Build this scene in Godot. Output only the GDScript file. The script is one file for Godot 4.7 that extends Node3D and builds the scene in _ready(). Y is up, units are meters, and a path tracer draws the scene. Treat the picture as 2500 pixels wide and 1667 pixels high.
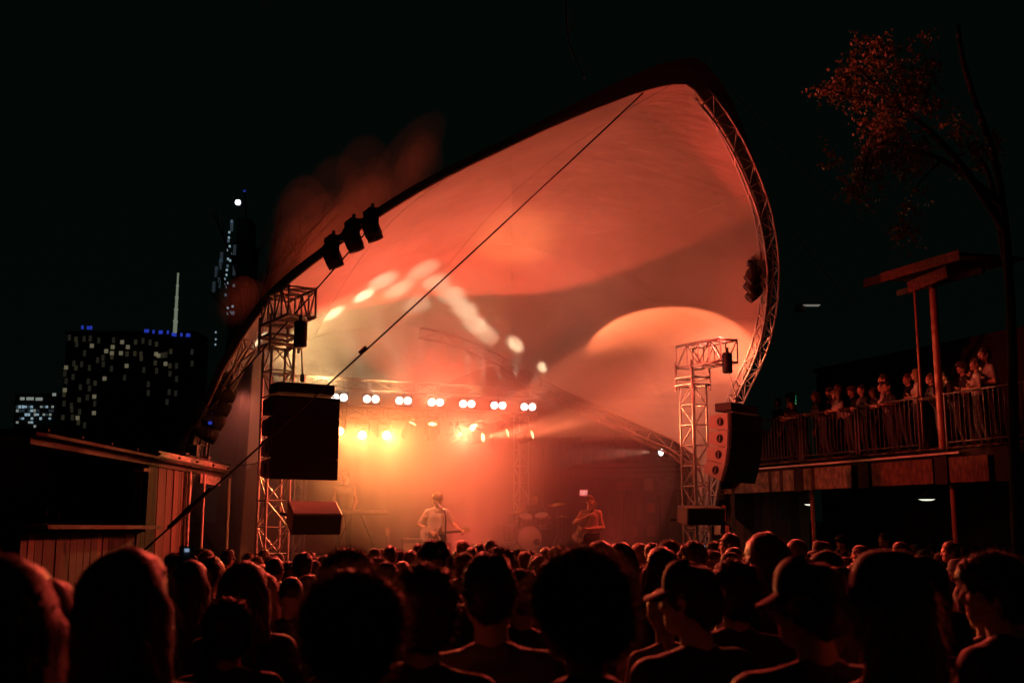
extends Node3D
# A night concert seen from within the crowd: a clam-shaped white fabric canopy over a smoky stage,
# loudspeaker towers, a wooden shed and a balcony at the sides, city lights behind.

const LENS := 2700.0                      # focal length in pixels of the 2500 pixel wide photograph
const EYE := Vector3(0, 1.8, 0)
var R := Vector3(.84, 0, -.543)           # along the stage front
var A := Vector3(.543, 0, .84)            # from the stage towards its audience
var M := {}                               # materials
var used := {}
var rng := RandomNumberGenerator.new()
var unit_box: ArrayMesh
var unit_bar: CylinderMesh

# ---------------------------------------------------------------- helpers
func numbered(n: String) -> String:
	if not used.has(n):
		used[n] = 0
		return n
	used[n] += 1
	return "%s_%03d" % [n, used[n]]

func at(px: float, py: float, d: float) -> Vector3:      # the point that far in front of the eye
	var c := cos(0.16769)
	var s := sin(0.16769)
	var x := (px - 1250.0) / LENS
	var y := (833.5 - py) / LENS
	var v := Vector3(x, y * c + s, y * s - c)
	return EYE + v * (d / -v.z)

func mat(r: float, g: float, b: float, rough := 0.8, metal := 0.0) -> StandardMaterial3D:
	var m := StandardMaterial3D.new()
	m.albedo_color = Color(r, g, b).linear_to_srgb()
	m.roughness = rough
	m.metallic = metal
	return m

func glow(r: float, g: float, b: float, e: float) -> StandardMaterial3D:
	var m := mat(r, g, b, 0.4)
	m.emission_enabled = true
	m.emission = Color(r, g, b).linear_to_srgb()
	m.emission_energy_multiplier = e
	return m

func noise_tex(sz: int, freq: float, lo: Color, hi: Color, sd: int, fractal := 4, stretch := Vector2.ONE) -> ImageTexture:
	var n := FastNoiseLite.new()
	n.seed = sd
	n.frequency = freq
	n.fractal_octaves = fractal
	var im := Image.create(sz, sz, false, Image.FORMAT_RGB8)
	for y in sz:
		for x in sz:
			var v := clampf(n.get_noise_2d(x * stretch.x, y * stretch.y) * 0.9 + 0.5, 0, 1)
			im.set_pixel(x, y, lo.lerp(hi, v))
	return ImageTexture.create_from_image(im)

func tri(m: StandardMaterial3D, t: Texture2D, sc: float, world := true) -> StandardMaterial3D:
	m.albedo_texture = t
	m.uv1_triplanar = true
	m.uv1_world_triplanar = world
	m.uv1_scale = Vector3.ONE * sc
	return m

func tag(o: Node3D, label: String, category: String, group := "", kind := "") -> Node3D:
	if label: o.set_meta("label", label)
	if category: o.set_meta("category", category)
	if group: o.set_meta("group", group)
	if kind: o.set_meta("kind", kind)
	return o

func thing(called: String, label: String, category: String, where := Vector3.ZERO, yaw := 0.0, group := "") -> Node3D:
	var o := Node3D.new()
	o.name = numbered(called)
	add_child(o)
	o.position = where
	o.rotation.y = yaw
	tag(o, label, category, group)
	return o

func obj(called: String, m: Mesh, material: Material, parent: Node = self) -> MeshInstance3D:
	var o := MeshInstance3D.new()
	o.name = numbered(called) if parent == self else called
	o.mesh = m
	o.material_override = material
	parent.add_child(o, true)
	return o

func box(called: String, c: Vector3, size: Vector3, material: Material, parent: Node = self, basis := Basis()) -> MeshInstance3D:
	var o := obj(called, unit_box, material, parent)
	o.transform = Transform3D(basis * Basis.from_scale(size), c)
	return o

func look(dir: Vector3, up := Vector3.UP) -> Basis:      # a basis whose y runs along dir
	var y := dir.normalized()
	var x := y.cross(up)
	if x.length() < 1e-3: x = y.cross(Vector3.RIGHT)
	x = x.normalized()
	return Basis(x, y, x.cross(y))

func bar(called: String, a: Vector3, b: Vector3, r: float, material: Material, parent: Node = self) -> MeshInstance3D:
	var o := obj(called, unit_bar, material, parent)
	o.transform = Transform3D(look(b - a) * Basis.from_scale(Vector3(r, a.distance_to(b), r)), (a + b) / 2)
	return o

func plank(called: String, a: Vector3, b: Vector3, w: float, t: float, facing: Vector3, material: Material, parent: Node = self) -> MeshInstance3D:
	var y := (b - a).normalized()                        # a board from a to b, w wide, t thick, its face towards facing
	var z := (facing - y * facing.dot(y)).normalized()
	return box(called, (a + b) / 2, Vector3(w, a.distance_to(b), t), material, parent, Basis(y.cross(z), y, z))

func start() -> SurfaceTool:
	var st := SurfaceTool.new()
	st.begin(Mesh.PRIMITIVE_TRIANGLES)
	return st

func quad(st: SurfaceTool, a: Vector3, b: Vector3, c: Vector3, d: Vector3):
	for p in [a, c, b, a, d, c]: st.add_vertex(p)

func add_box(st: SurfaceTool, c: Vector3, s: Vector3, bs := Basis(), bev := 0.0):
	st.set_smooth_group(-1)
	var h := s / 2
	var k := minf(bev, minf(h.x, minf(h.y, h.z)) * 0.6)
	var f := func(x: float, y: float, z: float) -> Vector3: return c + bs * Vector3(x, y, z)
	for ax in 3:
		for sg in [-1.0, 1.0]:
			var q := []
			for uv in [[-1, -1], [1, -1], [1, 1], [-1, 1]]:
				var v := Vector3()
				v[ax] = h[ax] * sg
				v[(ax + 1) % 3] = (h[(ax + 1) % 3] - k) * uv[0] * sg
				v[(ax + 2) % 3] = (h[(ax + 2) % 3] - k) * uv[1]
				q.append(f.call(v.x, v.y, v.z))
			quad(st, q[0], q[1], q[2], q[3])
	if k <= 0: return
	for ax in 3:
		var u := (ax + 1) % 3
		var w := (ax + 2) % 3
		for su in [-1.0, 1.0]:
			for sw in [-1.0, 1.0]:
				var q := []
				for e in [[-1, 0], [1, 0], [1, 1], [-1, 1]]:
					var v := Vector3()
					v[ax] = (h[ax] - k) * e[0]
					v[u] = su * (h[u] - (k if e[1] == 1 else 0.0))
					v[w] = sw * (h[w] - (0.0 if e[1] == 1 else k))
					q.append(f.call(v.x, v.y, v.z))
				if su * sw < 0: quad(st, q[0], q[1], q[2], q[3])
				else: quad(st, q[3], q[2], q[1], q[0])

func chamfered(s: Vector3, bev: float) -> ArrayMesh:
	var st := start()
	add_box(st, Vector3.ZERO, s, Basis(), bev)
	st.generate_normals()
	return st.commit()

func add_tube(st: SurfaceTool, pts: Array, r0: float, r1: float, sides := 6):
	st.set_smooth_group(0)
	var rings := []
	var n := pts.size()
	var side := Vector3.ZERO
	for i in n:
		var dir: Vector3 = (pts[mini(i + 1, n - 1)] - pts[maxi(i - 1, 0)]).normalized()
		if side == Vector3.ZERO:
			side = dir.cross(Vector3.UP if absf(dir.y) < 0.9 else Vector3.RIGHT).normalized()
		side = (side - dir * side.dot(dir)).normalized()
		var o := dir.cross(side)
		var r := lerpf(r0, r1, float(i) / (n - 1))
		var ring := []
		for k in sides:
			var t := TAU * k / sides
			ring.append(pts[i] + (side * cos(t) + o * sin(t)) * r)
		rings.append(ring)
	for i in n - 1:
		for k in sides:
			var j := (k + 1) % sides
			quad(st, rings[i][j], rings[i + 1][j], rings[i + 1][k], rings[i][k])
	for k in range(1, sides - 1):
		for p in [rings[0][0], rings[0][k], rings[0][k + 1]]: st.add_vertex(p)
		for p in [rings[n - 1][0], rings[n - 1][k + 1], rings[n - 1][k]]: st.add_vertex(p)

func tube(called: String, pts: Array, r0: float, r1: float, material: Material, parent: Node = self, sides := 6) -> MeshInstance3D:
	var st := start()
	add_tube(st, pts, r0, r1, sides)
	st.generate_normals()
	return obj(called, st.commit(), material, parent)

func lathe(profile: Array, sides := 20) -> ArrayMesh:       # profile of (radius, height) about y
	var st := start()
	st.set_smooth_group(0)
	for i in profile.size() - 1:
		var a: Vector2 = profile[i]
		var b: Vector2 = profile[i + 1]
		for k in sides:
			var t := TAU * k / sides
			var u := TAU * (k + 1) / sides
			var p := Vector3(a.x * cos(t), a.y, a.x * sin(t))
			var q := Vector3(b.x * cos(t), b.y, b.x * sin(t))
			var s := Vector3(b.x * cos(u), b.y, b.x * sin(u))
			var w := Vector3(a.x * cos(u), a.y, a.x * sin(u))
			if b.x > 1e-5:
				for v in [p, s, q]: st.add_vertex(v)
			if a.x > 1e-5:
				for v in [p, w, s]: st.add_vertex(v)
	st.generate_normals()
	return st.commit()

func path_at(pts: Array, t: float) -> Vector3:              # Catmull-Rom through points, t in 0..1
	var n := pts.size() - 1
	var f := clampf(t, 0, 1) * n
	var i := mini(int(f), n - 1)
	var u := f - i
	var p0: Vector3 = pts[maxi(i - 1, 0)]
	var p1: Vector3 = pts[i]
	var p2: Vector3 = pts[i + 1]
	var p3: Vector3 = pts[mini(i + 2, n)]
	return p1.cubic_interpolate(p2, p0, p3, u)

func even(pts: Array, n: int) -> Array:                     # n + 1 points evenly along the curve
	var fine := []
	var run := [0.0]
	for i in 401:
		fine.append(path_at(pts, i / 400.0))
		if i: run.append(run[i - 1] + fine[i].distance_to(fine[i - 1]))
	var out := []
	var k := 0
	for i in n + 1:
		var want: float = run[400] * i / n
		while k < 399 and run[k + 1] < want: k += 1
		var d: float = run[k + 1] - run[k]
		out.append(fine[k].lerp(fine[k + 1], clampf((want - run[k]) / maxf(d, 1e-6), 0, 1)))
	return out

func spot(called: String, from: Vector3, to: Vector3, color: Color, energy: float, angle: float, size := 0.05, soft := 0.25, parent: Node = self) -> SpotLight3D:
	var l := SpotLight3D.new()
	l.name = numbered(called) if parent == self else called
	parent.add_child(l, true)
	var y := Vector3.UP if absf((to - from).normalized().y) < 0.98 else Vector3.RIGHT
	l.look_at_from_position(from, to, y)
	l.light_color = color.linear_to_srgb()
	l.light_energy = energy
	l.spot_angle = angle
	l.spot_angle_attenuation = soft
	l.spot_range = 60.0
	l.spot_attenuation = 2.0
	l.light_size = size
	l.shadow_enabled = true
	return l

func mist(c: Vector3, size: Vector3, density: float, color: Color, label: String, yaw := 0.0, box_shape := false) -> FogVolume:
	var f := FogVolume.new()
	f.name = numbered("stage_smoke")
	f.size = size
	f.shape = RenderingServer.FOG_VOLUME_SHAPE_BOX if box_shape else RenderingServer.FOG_VOLUME_SHAPE_ELLIPSOID
	var m := FogMaterial.new()
	m.density = density
	m.albedo = color.linear_to_srgb()
	f.material = m
	add_child(f)
	f.position = c
	f.rotation.y = yaw
	tag(f, label, "smoke", "", "stuff")
	return f

# a square lattice truss along points; every chord, rung and brace is a bar of its own
func truss(root: Node3D, pts: Array, u: Array, w: Array, hu: float, hw: float, rc: float, rb: float, m: Material, sides := 4):
	var o := root.position
	var cn := [[-1, -1], [1, -1], [1, 1], [-1, 1]]
	var corner := func(i: int, c: int) -> Vector3:
		return pts[i] + u[i] * (cn[c][0] * hu) + w[i] * (cn[c][1] * hw) - o
	for c in 4:
		var line := []
		for i in pts.size(): line.append(corner.call(i, c))
		tube("chord", line, rc, rc, m, root)
	for i in pts.size():
		for c in sides:
			bar("rung", corner.call(i, c), corner.call(i, (c + 1) % 4), rb, m, root)
		if i + 1 < pts.size():
			for c in sides:
				var flip := (i + c) % 2
				bar("brace", corner.call(i + flip, c), corner.call(i + 1 - flip, (c + 1) % 4), rb, m, root)

func straight_truss(root: Node3D, a: Vector3, b: Vector3, n: int, u: Vector3, w: Vector3, half: float, rc: float, rb: float, m: Material):
	var pts := []
	var us := []
	var ws := []
	for i in n + 1:
		pts.append(a.lerp(b, float(i) / n))
		us.append(u)
		ws.append(w)
	truss(root, pts, us, ws, half, half, rc, rb, m)

# ---------------------------------------------------------------- canopy
var front := [Vector3(-6.3, 0, -21.6), Vector3(-6.25, 1.6, -21.4), Vector3(-6.07, 3.3, -21), Vector3(-5.46, 4.27, -20.1), Vector3(-5.05, 4.83, -19.61), Vector3(-4.23, 5.73, -18.93), Vector3(-3.13, 6.54, -18.56), Vector3(-1.61, 7.49, -18.25), Vector3(.18, 8.4, -18.18), Vector3(1.5, 9.02, -18.23), Vector3(2.45, 9.4, -18.32), Vector3(3.07, 9.55, -18.5), Vector3(3.4, 9.43, -18.87), Vector3(3.81, 9.2, -19.44), Vector3(4.26, 8.87, -20.17), Vector3(4.66, 8.5, -20.91), Vector3(5.02, 8.1, -21.68), Vector3(5.28, 7.66, -22.43), Vector3(5.46, 7.26, -23.08), Vector3(5.59, 6.67, -23.94), Vector3(5.62, 6.12, -24.7), Vector3(5.53, 5.62, -25.32), Vector3(5.3, 4.99, -26), Vector3(4.98, 3.9, -26.9), Vector3(4.65, 2, -27.5), Vector3(4.45, 0, -27.8)]
var rear := [Vector3(-6.3, 0, -21.6), Vector3(-6.25, 1.6, -21.4), Vector3(-5.98, 3.5, -21.4), Vector3(-5.99, 4.28, -22.4), Vector3(-5.56, 5.44, -24.25), Vector3(-4.45, 6.4, -26.15), Vector3(-3.04, 6.86, -27.5), Vector3(-2.19, 6.84, -27.9), Vector3(-1.41, 6.65, -28.02), Vector3(-.29, 6.11, -27.82), Vector3(.8, 5.37, -27.34), Vector3(2.08, 4.75, -27.1), Vector3(3.32, 4.14, -26.87), Vector3(4.31, 3.53, -26.75), Vector3(4.5, 1.9, -27.4), Vector3(4.45, 0, -27.8)]
var fe := []
var re := []

func canopy_point(s: float, t: float) -> Vector3:        # s across the arch, t from the front edge to the rear one
	var k := s * 120.0
	var i := mini(int(k), 119)
	var a: Vector3 = fe[i].lerp(fe[i + 1], k - i)
	var b: Vector3 = re[i].lerp(re[i + 1], k - i)
	var bulge := sin(PI * s) * sin(PI * t)
	return a.lerp(b, t) + Vector3(-.1, .8, -.1) * bulge * 0.9

func sheet(f: Callable, n: int, m: int) -> ArrayMesh:
	var st := start()
	st.set_smooth_group(0)
	for i in n:
		for j in m:
			var s := float(i) / n
			var s2 := float(i + 1) / n
			var t := float(j) / m
			var t2 := float(j + 1) / m
			quad(st, f.call(s, t), f.call(s2, t), f.call(s2, t2), f.call(s, t2))
	st.index()
	st.generate_normals()
	return st.commit()

func build_canopy():
	fe = even(front, 120)
	re = even(rear, 120)
	var root := thing("stage_canopy", "huge pale fabric clamshell canopy arching over the smoky stage", "canopy", Vector3(-.9, 0, -24.7))
	var o := root.position
	obj("canopy_skin", sheet(func(s, t): return canopy_point(s, t) - o, 96, 24), M.fabric, root)
	# the grey flap that folds outwards beyond the arch
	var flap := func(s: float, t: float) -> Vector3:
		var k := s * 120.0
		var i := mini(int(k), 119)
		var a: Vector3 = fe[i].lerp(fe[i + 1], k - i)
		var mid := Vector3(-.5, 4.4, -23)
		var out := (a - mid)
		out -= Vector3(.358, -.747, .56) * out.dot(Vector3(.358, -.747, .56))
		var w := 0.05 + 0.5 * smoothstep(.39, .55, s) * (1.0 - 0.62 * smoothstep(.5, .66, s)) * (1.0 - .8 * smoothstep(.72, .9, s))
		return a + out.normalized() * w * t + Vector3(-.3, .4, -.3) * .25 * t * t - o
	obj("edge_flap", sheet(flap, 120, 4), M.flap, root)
	var hem := []
	for i in 121: hem.append(fe[i] - o)
	tube("edge_hem", hem, .028, .028, M.fabric, root, 6)
	# seams welded from the front edge to the rear one
	for k in 7:
		var line := []
		for j in 25: line.append(canopy_point(.14 + k * .12, j / 24.0) - o + Vector3(0, -.004, 0))
		tube("seam", line, .006, .006, M.fabric, root, 4)
	# the fabric runs on behind the right truss to its outer chord
	var strip := func(s: float, t: float) -> Vector3:
		var k := lerpf(61, 120, s)
		var i := mini(int(k), 119)
		var a: Vector3 = fe[i].lerp(fe[i + 1], k - i)
		var dir: Vector3 = (fe[i + 1] - fe[i]).normalized()
		var u := dir.cross(Vector3(.358, -.747, .56)).normalized()
		if u.dot(a - Vector3(-.5, 4.4, -23)) < 0: u = -u
		return a + u * (.3 * t * smoothstep(0, .12, s)) - Vector3(.358, -.747, .56) * (.02 + .24 * sqrt(t)) - o
	obj("edge_panel", sheet(strip, 90, 4), M.fabric, root)
	# the arch trusses
	var arch := thing("arch_truss", "curved lattice truss carrying the front edge of the canopy on its right", "truss", fe[119])
	var pts := []
	var us := []
	var ws := []
	var nrm := Vector3(.358, -.747, .56)
	for i in range(63, 121, 2):
		var dir: Vector3 = (fe[mini(i + 1, 120)] - fe[i - 1]).normalized()
		var u := dir.cross(nrm).normalized()
		if u.dot(fe[i] - Vector3(-.5, 4.4, -23)) < 0: u = -u
		pts.append(fe[i] + u * .06 + nrm * .04)
		us.append(u)
		ws.append(nrm)
	truss(arch, pts, us, ws, .14, .13, .026, .014, M.alu_bright)
	var arch2 := thing("arch_truss", "lower left leg of the front arch, lattice truss above the shed roof", "truss", fe[12])
	pts = []
	us = []
	ws = []
	for i in range(12, 25, 2):
		var dir: Vector3 = (fe[i + 1] - fe[maxi(i - 1, 0)]).normalized()
		var u := dir.cross(nrm).normalized()
		if u.dot(fe[i] - Vector3(-.5, 4.4, -23)) > 0: u = -u
		pts.append(fe[i] + u * .12 + Vector3(0, 0, -.2))
		us.append(u)
		ws.append(nrm)
	truss(arch2, pts, us, ws, .1, .12, .025, .014, M.alu)
	var arch3 := thing("arch_truss", "rear arch truss sloping down to the right behind the stage", "truss", re[119])
	pts = []
	us = []
	ws = []
	for i in range(62, 119, 3):
		var dir: Vector3 = (re[i + 1] - re[i - 1]).normalized()
		var w := A.cross(dir).cross(dir).normalized()
		pts.append(re[i] + Vector3(0, -.16, 0))
		us.append(dir.cross(w).normalized())
		ws.append(w)
	truss(arch3, pts, us, ws, .13, .13, .028, .016, M.rust)
	# the cloth that hangs from the rear arch
	var back := thing("stage_backdrop", "cloth backdrop hanging from the rear arch, pale above and dark below", "backdrop", Vector3(-3, 0, -27.4))
	var ob := back.position
	var drop := func(s: float, t: float) -> Vector3:
		var k := lerpf(33, 80, s)
		var i := int(k)
		var a: Vector3 = re[i].lerp(re[i + 1], k - i)
		var foot := Vector3(a.x, 0, a.z) - A * .5
		return a.lerp(foot, t) + A * (.03 * sin(k * 2.1) * t * smoothstep(36, 50, k)) - ob
	obj("valance", sheet(func(s, t): return drop.call(s, t * minf(1.0, 2.2 * smoothstep(.95, .5, s) / maxf(re[int(lerpf(33, 80, s))].y, .1))) + A * .02, 160, 6), M.fabric, back)
	obj("cloth", sheet(drop, 160, 10), M.cloth, back)

func build_lights():
	var warm := Color(1, .86, .66)
	# two-lamp audience blinders on the rear bar
	var b0 := at(742, 965, 25.0)
	var b1 := at(1290, 993, 26.7)
	var barr := thing("lighting_truss", "long upper lattice lighting bar carrying the white lamp pairs", "truss", (b0 + b1) / 2)
	straight_truss(barr, b0 - R * .8 + Vector3(0, .3, 0), b1 + R * .6 + Vector3(0, .3, 0), 12, Vector3.UP, A, .12, .02, .01, M.rust)
	var ord := ["first", "second", "third", "fourth", "fifth", "sixth", "seventh"]
	var xs := [828, 906, 985, 1064, 1141, 1217, 1290]
	for i in 7:
		var p := at(xs[i], 970 + 23.0 * (xs[i] - 828) / 462, lerpf(25.25, 26.7, (xs[i] - 828) / 462.0))
		var yaw := atan2(.12, 1.0)
		var l := thing("blinder_lamp", "pair of round white stage lamps, %s pair from the left in the upper row" % ord[i], "stage lamp", p, yaw, "white lamp pairs in the upper row")
		box("housing", Vector3(0, 0, -.12), Vector3(.42, .24, .2), M.black, l)
		box("bracket", Vector3(0, .18, -.1), Vector3(.04, .14, .04), M.black, l)
		for s in [-1, 1]:
			var d := obj("lamp_lens", lens_mesh(.088), M.white_glow, l)
			d.transform = Transform3D(Basis(Vector3.RIGHT, PI / 2), Vector3(s * .098, 0, -.01))
		spot("beam", p + A * .16, p + A * 2 + Vector3(0, 1.3, 0), Color(1, .8, .55), K.blind, 52, .12, 1.0, l)
	# moving lamps on the lower bar
	var m0 := at(800, 1040, 24.55)
	var m1 := at(1290, 1052, 26.25)
	var low := thing("lighting_truss", "lower lattice lighting bar carrying the yellow moving lamps", "truss", (m0 + m1) / 2)
	straight_truss(low, m0 - R * .5 + Vector3(0, .34, 0) - A * .3, m1 + Vector3(0, .34, 0) - A * .3, 11, Vector3.UP, A, .12, .02, .01, M.rust)
	var amber := Color(1, .27, .07)
	var ember := Color(1, .1, .048)
	var mv := [[826, 1050, Vector3(.3, -.25, 1.0), 22, 2.0], [884, 1060, Vector3(.12, -.2, 1.0), 26, 2.6], [940, 1060, Vector3(.3, -.22, 1.0), 32, 2.8], [998, 1050, Vector3(.45, .85, .1), 14, .55], [1055, 1052, Vector3(.053, .899, .434), 54, .62], [1110, 1062, Vector3(.907, .405, -.085), 13.2, 5.0], [1163, 1070, Vector3(.93, .1, .4), 11, 4], [1222, 1062, Vector3(.9, .3, .12), 9, 1.3], [1283, 1066, Vector3(.9, .26, .2), 9, 1.4]]
	var ord9 := ["leftmost", "second", "third", "fourth", "fifth", "sixth", "seventh", "eighth", "rightmost"]
	for i in 9:
		var q: Array = mv[i]
		var p := at(q[0], q[1], lerpf(24.6, 26.2, (q[0] - 826) / 457.0))
		var name: String = "yellow moving lamp on the lower bar, %s of nine" % ord9[i] if i in [0, 8] else "yellow moving lamp on the lower bar, %s of nine from the left" % ord9[i]
		var dir: Vector3 = q[2].normalized()
		moving_lamp(p, dir, name, M.amber_glow, "yellow moving lamps on the lower bar", true)
		spot("lamp_beam", p + dir * (.5 if i == 4 else .22), p + dir * 4, amber if i in [0, 1, 2, 3] else (ember if i == 4 else Color(1, .2, .08)), K.mover * q[4], q[3], .05, .1 if i in [4, 5] else .9)
	spot("lamp_beam", at(1110, 1060, 25.6) + A * .3, Vector3(.5, 1.2, -6), Color(1, .12, .05), 150, 30, .06, .5)
	# narrow white beams from the rear bar on to the fabric
	# where each strikes the fabric, brightness, half angle
	for q in [[Vector3(-5.3, 5.71, -22.87), 1.8, 5], [Vector3(-4.15, 6.73, -25.24), 1.9, 4.4], [Vector3(-3.47, 7.17, -25.3), 1.8, 4.4], [Vector3(-3.02, 7.47, -25.06), .6, 7], [Vector3(-2.71, 7.45, -25.87), .6, 7], [Vector3(-2.39, 7.29, -26.89), .4, 7], [Vector3(-2.12, 7.81, -25.44), .5, 6.5], [Vector3(-1.86, 7.69, -26.19), .6, 6.5], [Vector3(-1.49, 7.48, -26.73), .7, 6.5], [Vector3(-1.2, 7.22, -27.17), .8, 6.5], [Vector3(-.92, 6.9, -27.48), .8, 6.5], [Vector3(-.65, 6.66, -27.59), .6, 6.5], [Vector3(.09, 6.36, -27.37), 1.6, 6], [Vector3(.75, 5.75, -27.19), 1.6, 6]]:
		var foot := b0.lerp(b1, clampf((beam_count + .3) / 13.5, 0, 1)) + Vector3(0, .55, 0) + A * .3
		if beam_count == 0: foot = at(700, 980, 22.5)
		elif beam_count < 3: foot = q[0] + Vector3(1.2, -2.2, .9)
		elif beam_count < 6: foot = q[0] + Vector3(.8, -2.3, .3)
		beam_count += 1
		spot("uplight_beam", foot, q[0], Color(1, .78, .5), K.up * q[1] * (foot.distance_to(q[0]) / 3.0) ** 2, q[2] * 1.65, .03, 1.0)
	# low warm lamps along the rear bar, washing the pale cloth above it
	for q in [[.06, 3.6], [.34, 1.7], [.68, .5]]:
		var foot := b0.lerp(b1, q[0]) + Vector3(0, .1, 0) + A * .8
		spot("cloth_beam", foot, foot - A * 1.5 + Vector3(0, 1.2, 0), Color(1, .64, .27), K.cloth * q[1], 52, .15, 1.0)
	# red floods standing behind the band, aimed up into the fabric
	for q in [[at(1120, 1390, 25.4), Vector3(1.5, 9, -21.5), 1.3], [at(930, 1390, 23.9), Vector3(-2, 8, -21), 1.0], [at(1420, 1390, 26.5), Vector3(4, 7, -23), .6]]:
		spot("red_flood", q[0], q[1], Color(1, .075, .045), K.flood * q[2], 50, .12, 1.0)
	# red wash from the lamps on the arch
	wash_lamps()

var beam_count := 0
var K := {"blind": 0.5, "mover": 45.0, "up": 25.0, "wash": 92.0, "side": 12.0, "flood": 17.0, "smoke": 75.0, "cloth": 3.6, "truss": 6.0}

func lens_mesh(r: float) -> ArrayMesh:
	return lathe([Vector2(0, -.02), Vector2(r, -.02), Vector2(r, .0), Vector2(r * .8, .018), Vector2(r * .4, .03), Vector2(0, .033)], 16)

var moving_parts := {}
func moving_lamp(p: Vector3, dir: Vector3, label: String, lens: Material, group: String, lit: bool) -> Node3D:
	if moving_parts.is_empty():
		moving_parts.head = lathe([Vector2(0, -.24), Vector2(.06, -.235), Vector2(.11, -.2), Vector2(.135, -.12), Vector2(.135, .08), Vector2(.125, .12), Vector2(.125, .17), Vector2(.1, .17), Vector2(.095, .15), Vector2(0, .15)], 16)
		moving_parts.yoke = chamfered(Vector3(.035, .34, .1), .008)
		moving_parts.base = chamfered(Vector3(.3, .1, .22), .02)
		moving_parts.lens = lens_mesh(.1)
	var l := thing("moving_lamp", label, "stage lamp", p, 0, group)
	var h := obj("lamp_head", moving_parts.head, M.lamp_shell, l)
	h.basis = look(dir)
	var side := dir.cross(Vector3.UP).normalized()
	for s in [-1, 1]:
		var y := obj("yoke", moving_parts.yoke, M.black, l)
		y.transform = Transform3D(Basis(side, Vector3.UP, side.cross(Vector3.UP)), side * s * .15 + Vector3(0, .09, 0))
	var b := obj("base", moving_parts.base, M.black, l)
	b.transform = Transform3D(Basis(side, Vector3.UP, side.cross(Vector3.UP)), Vector3(0, .28, 0))
	box("clamp", Vector3(0, .37, 0), Vector3(.05, .1, .05), M.alu, l)
	if lens:
		var n := obj("lamp_lens", moving_parts.lens, lens, l)
		n.transform = Transform3D(look(dir), dir * .16)
	return l

func wash_lamps():
	var red := Color(1, .075, .045)
	var spots := [[812, 628, 18.5], [862, 588, 18.4], [908, 562, 18.4], [548, 960, 20.3], [536, 993, 20.5], [522, 1026, 20.7], [506, 1058, 20.9], [1838, 672, 22.9], [1836, 694, 23.2], [1840, 718, 23.5]]
	var names := ["lowest of three dark lamps hanging from the canopy edge, upper left", "middle of three dark lamps hanging from the canopy edge, upper left", "highest of three dark lamps hanging from the canopy edge, upper left", "top lamp of four on the left leg of the arch", "second lamp from the top on the left leg of the arch", "third lamp down on the left leg of the arch, blue light on it", "lowest lamp of four on the left leg of the arch", "upper of three dark lamps clamped on the right arch truss", "middle of three dark lamps clamped on the right arch truss", "lower of three dark lamps clamped on the right arch truss"]
	for i in 10:
		var q: Array = spots[i]
		var p := at(q[0], q[1], q[2])
		var aim := Vector3(-1.2, 1.4, -24) if i < 3 else (Vector3(.5, 1.6, -25) if i < 7 else Vector3(-.5, 1.2, -23.5))
		var dir := (aim - p).normalized()
		if i < 3: dir = (Vector3(.4, -1, -.2)).normalized()
		elif i < 7: dir = Vector3(1, -.3 - .1 * (i - 3), -.5).normalized()
		var l := moving_lamp(p, dir, names[i], null, "dark wash lamps on the arch", false)
		if i == 5:
			box("pilot_lamp", Vector3(-.02, -.06, .17), Vector3(.05, .05, .03), M.blue_glow, l)
		l.scale = Vector3.ONE * (.95 if i > 6 else 1.12)
	for q in [[862, 588, 18.3, Vector3(1.8, 1.5, -11), 36, 1.5], [862, 590, 18.3, Vector3(7.8, 4.3, -24), 20, .5], [930, 560, 18.3, Vector3(5.0, 8.6, -15.5), 12, .67], [1838, 694, 22.7, Vector3(-5.3, 1.9, -18.4), 11, 3.4], [1838, 694, 22.7, Vector3(3.2, 1.7, -29), 38, .25], [1838, 694, 22.7, Vector3(-1.5, 1.4, -10), 34, 1.7], [1838, 694, 22.7, Vector3(0, 1.2, -23.5), 30, .5], [862, 588, 18.3, Vector3(-.9, 1.3, -22.5), 20, .4]]:
		var p := at(q[0], q[1], q[2])
		var dir: Vector3 = (q[3] - p).normalized()
		spot("wash_beam", p + dir * .45, q[3], red if q[5] > .45 else Color(1, .22, .12), K.wash * q[5], q[4], .1, .8)
	spot("wash_beam", at(548, 975, 20.4) + Vector3(.25, .1, -.2), Vector3(-5.4, 2.6, -24.2), Color(1, .2, .12), 4.0, 48, .1, 1.0)
	var grip := at(1838, 694, 22.9) + Vector3(-.35, 0, .25)
	for q in [[Vector3(3.3, 9.6, -18.6), 1.5], [Vector3(4.4, 8.9, -20.2), .5], [Vector3(5.4, 5.4, -25.6), .7]]:
		spot("truss_beam", grip, q[0], red, K.truss * q[1], 16, .05, 1.0)
	spot("smoke_beam", at(500, 930, 20.2) + Vector3(-.3, .3, 0), at(850, 430, 22.5), Color(1, .1, .035), K.smoke, 30, .1, 1.0)

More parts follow.
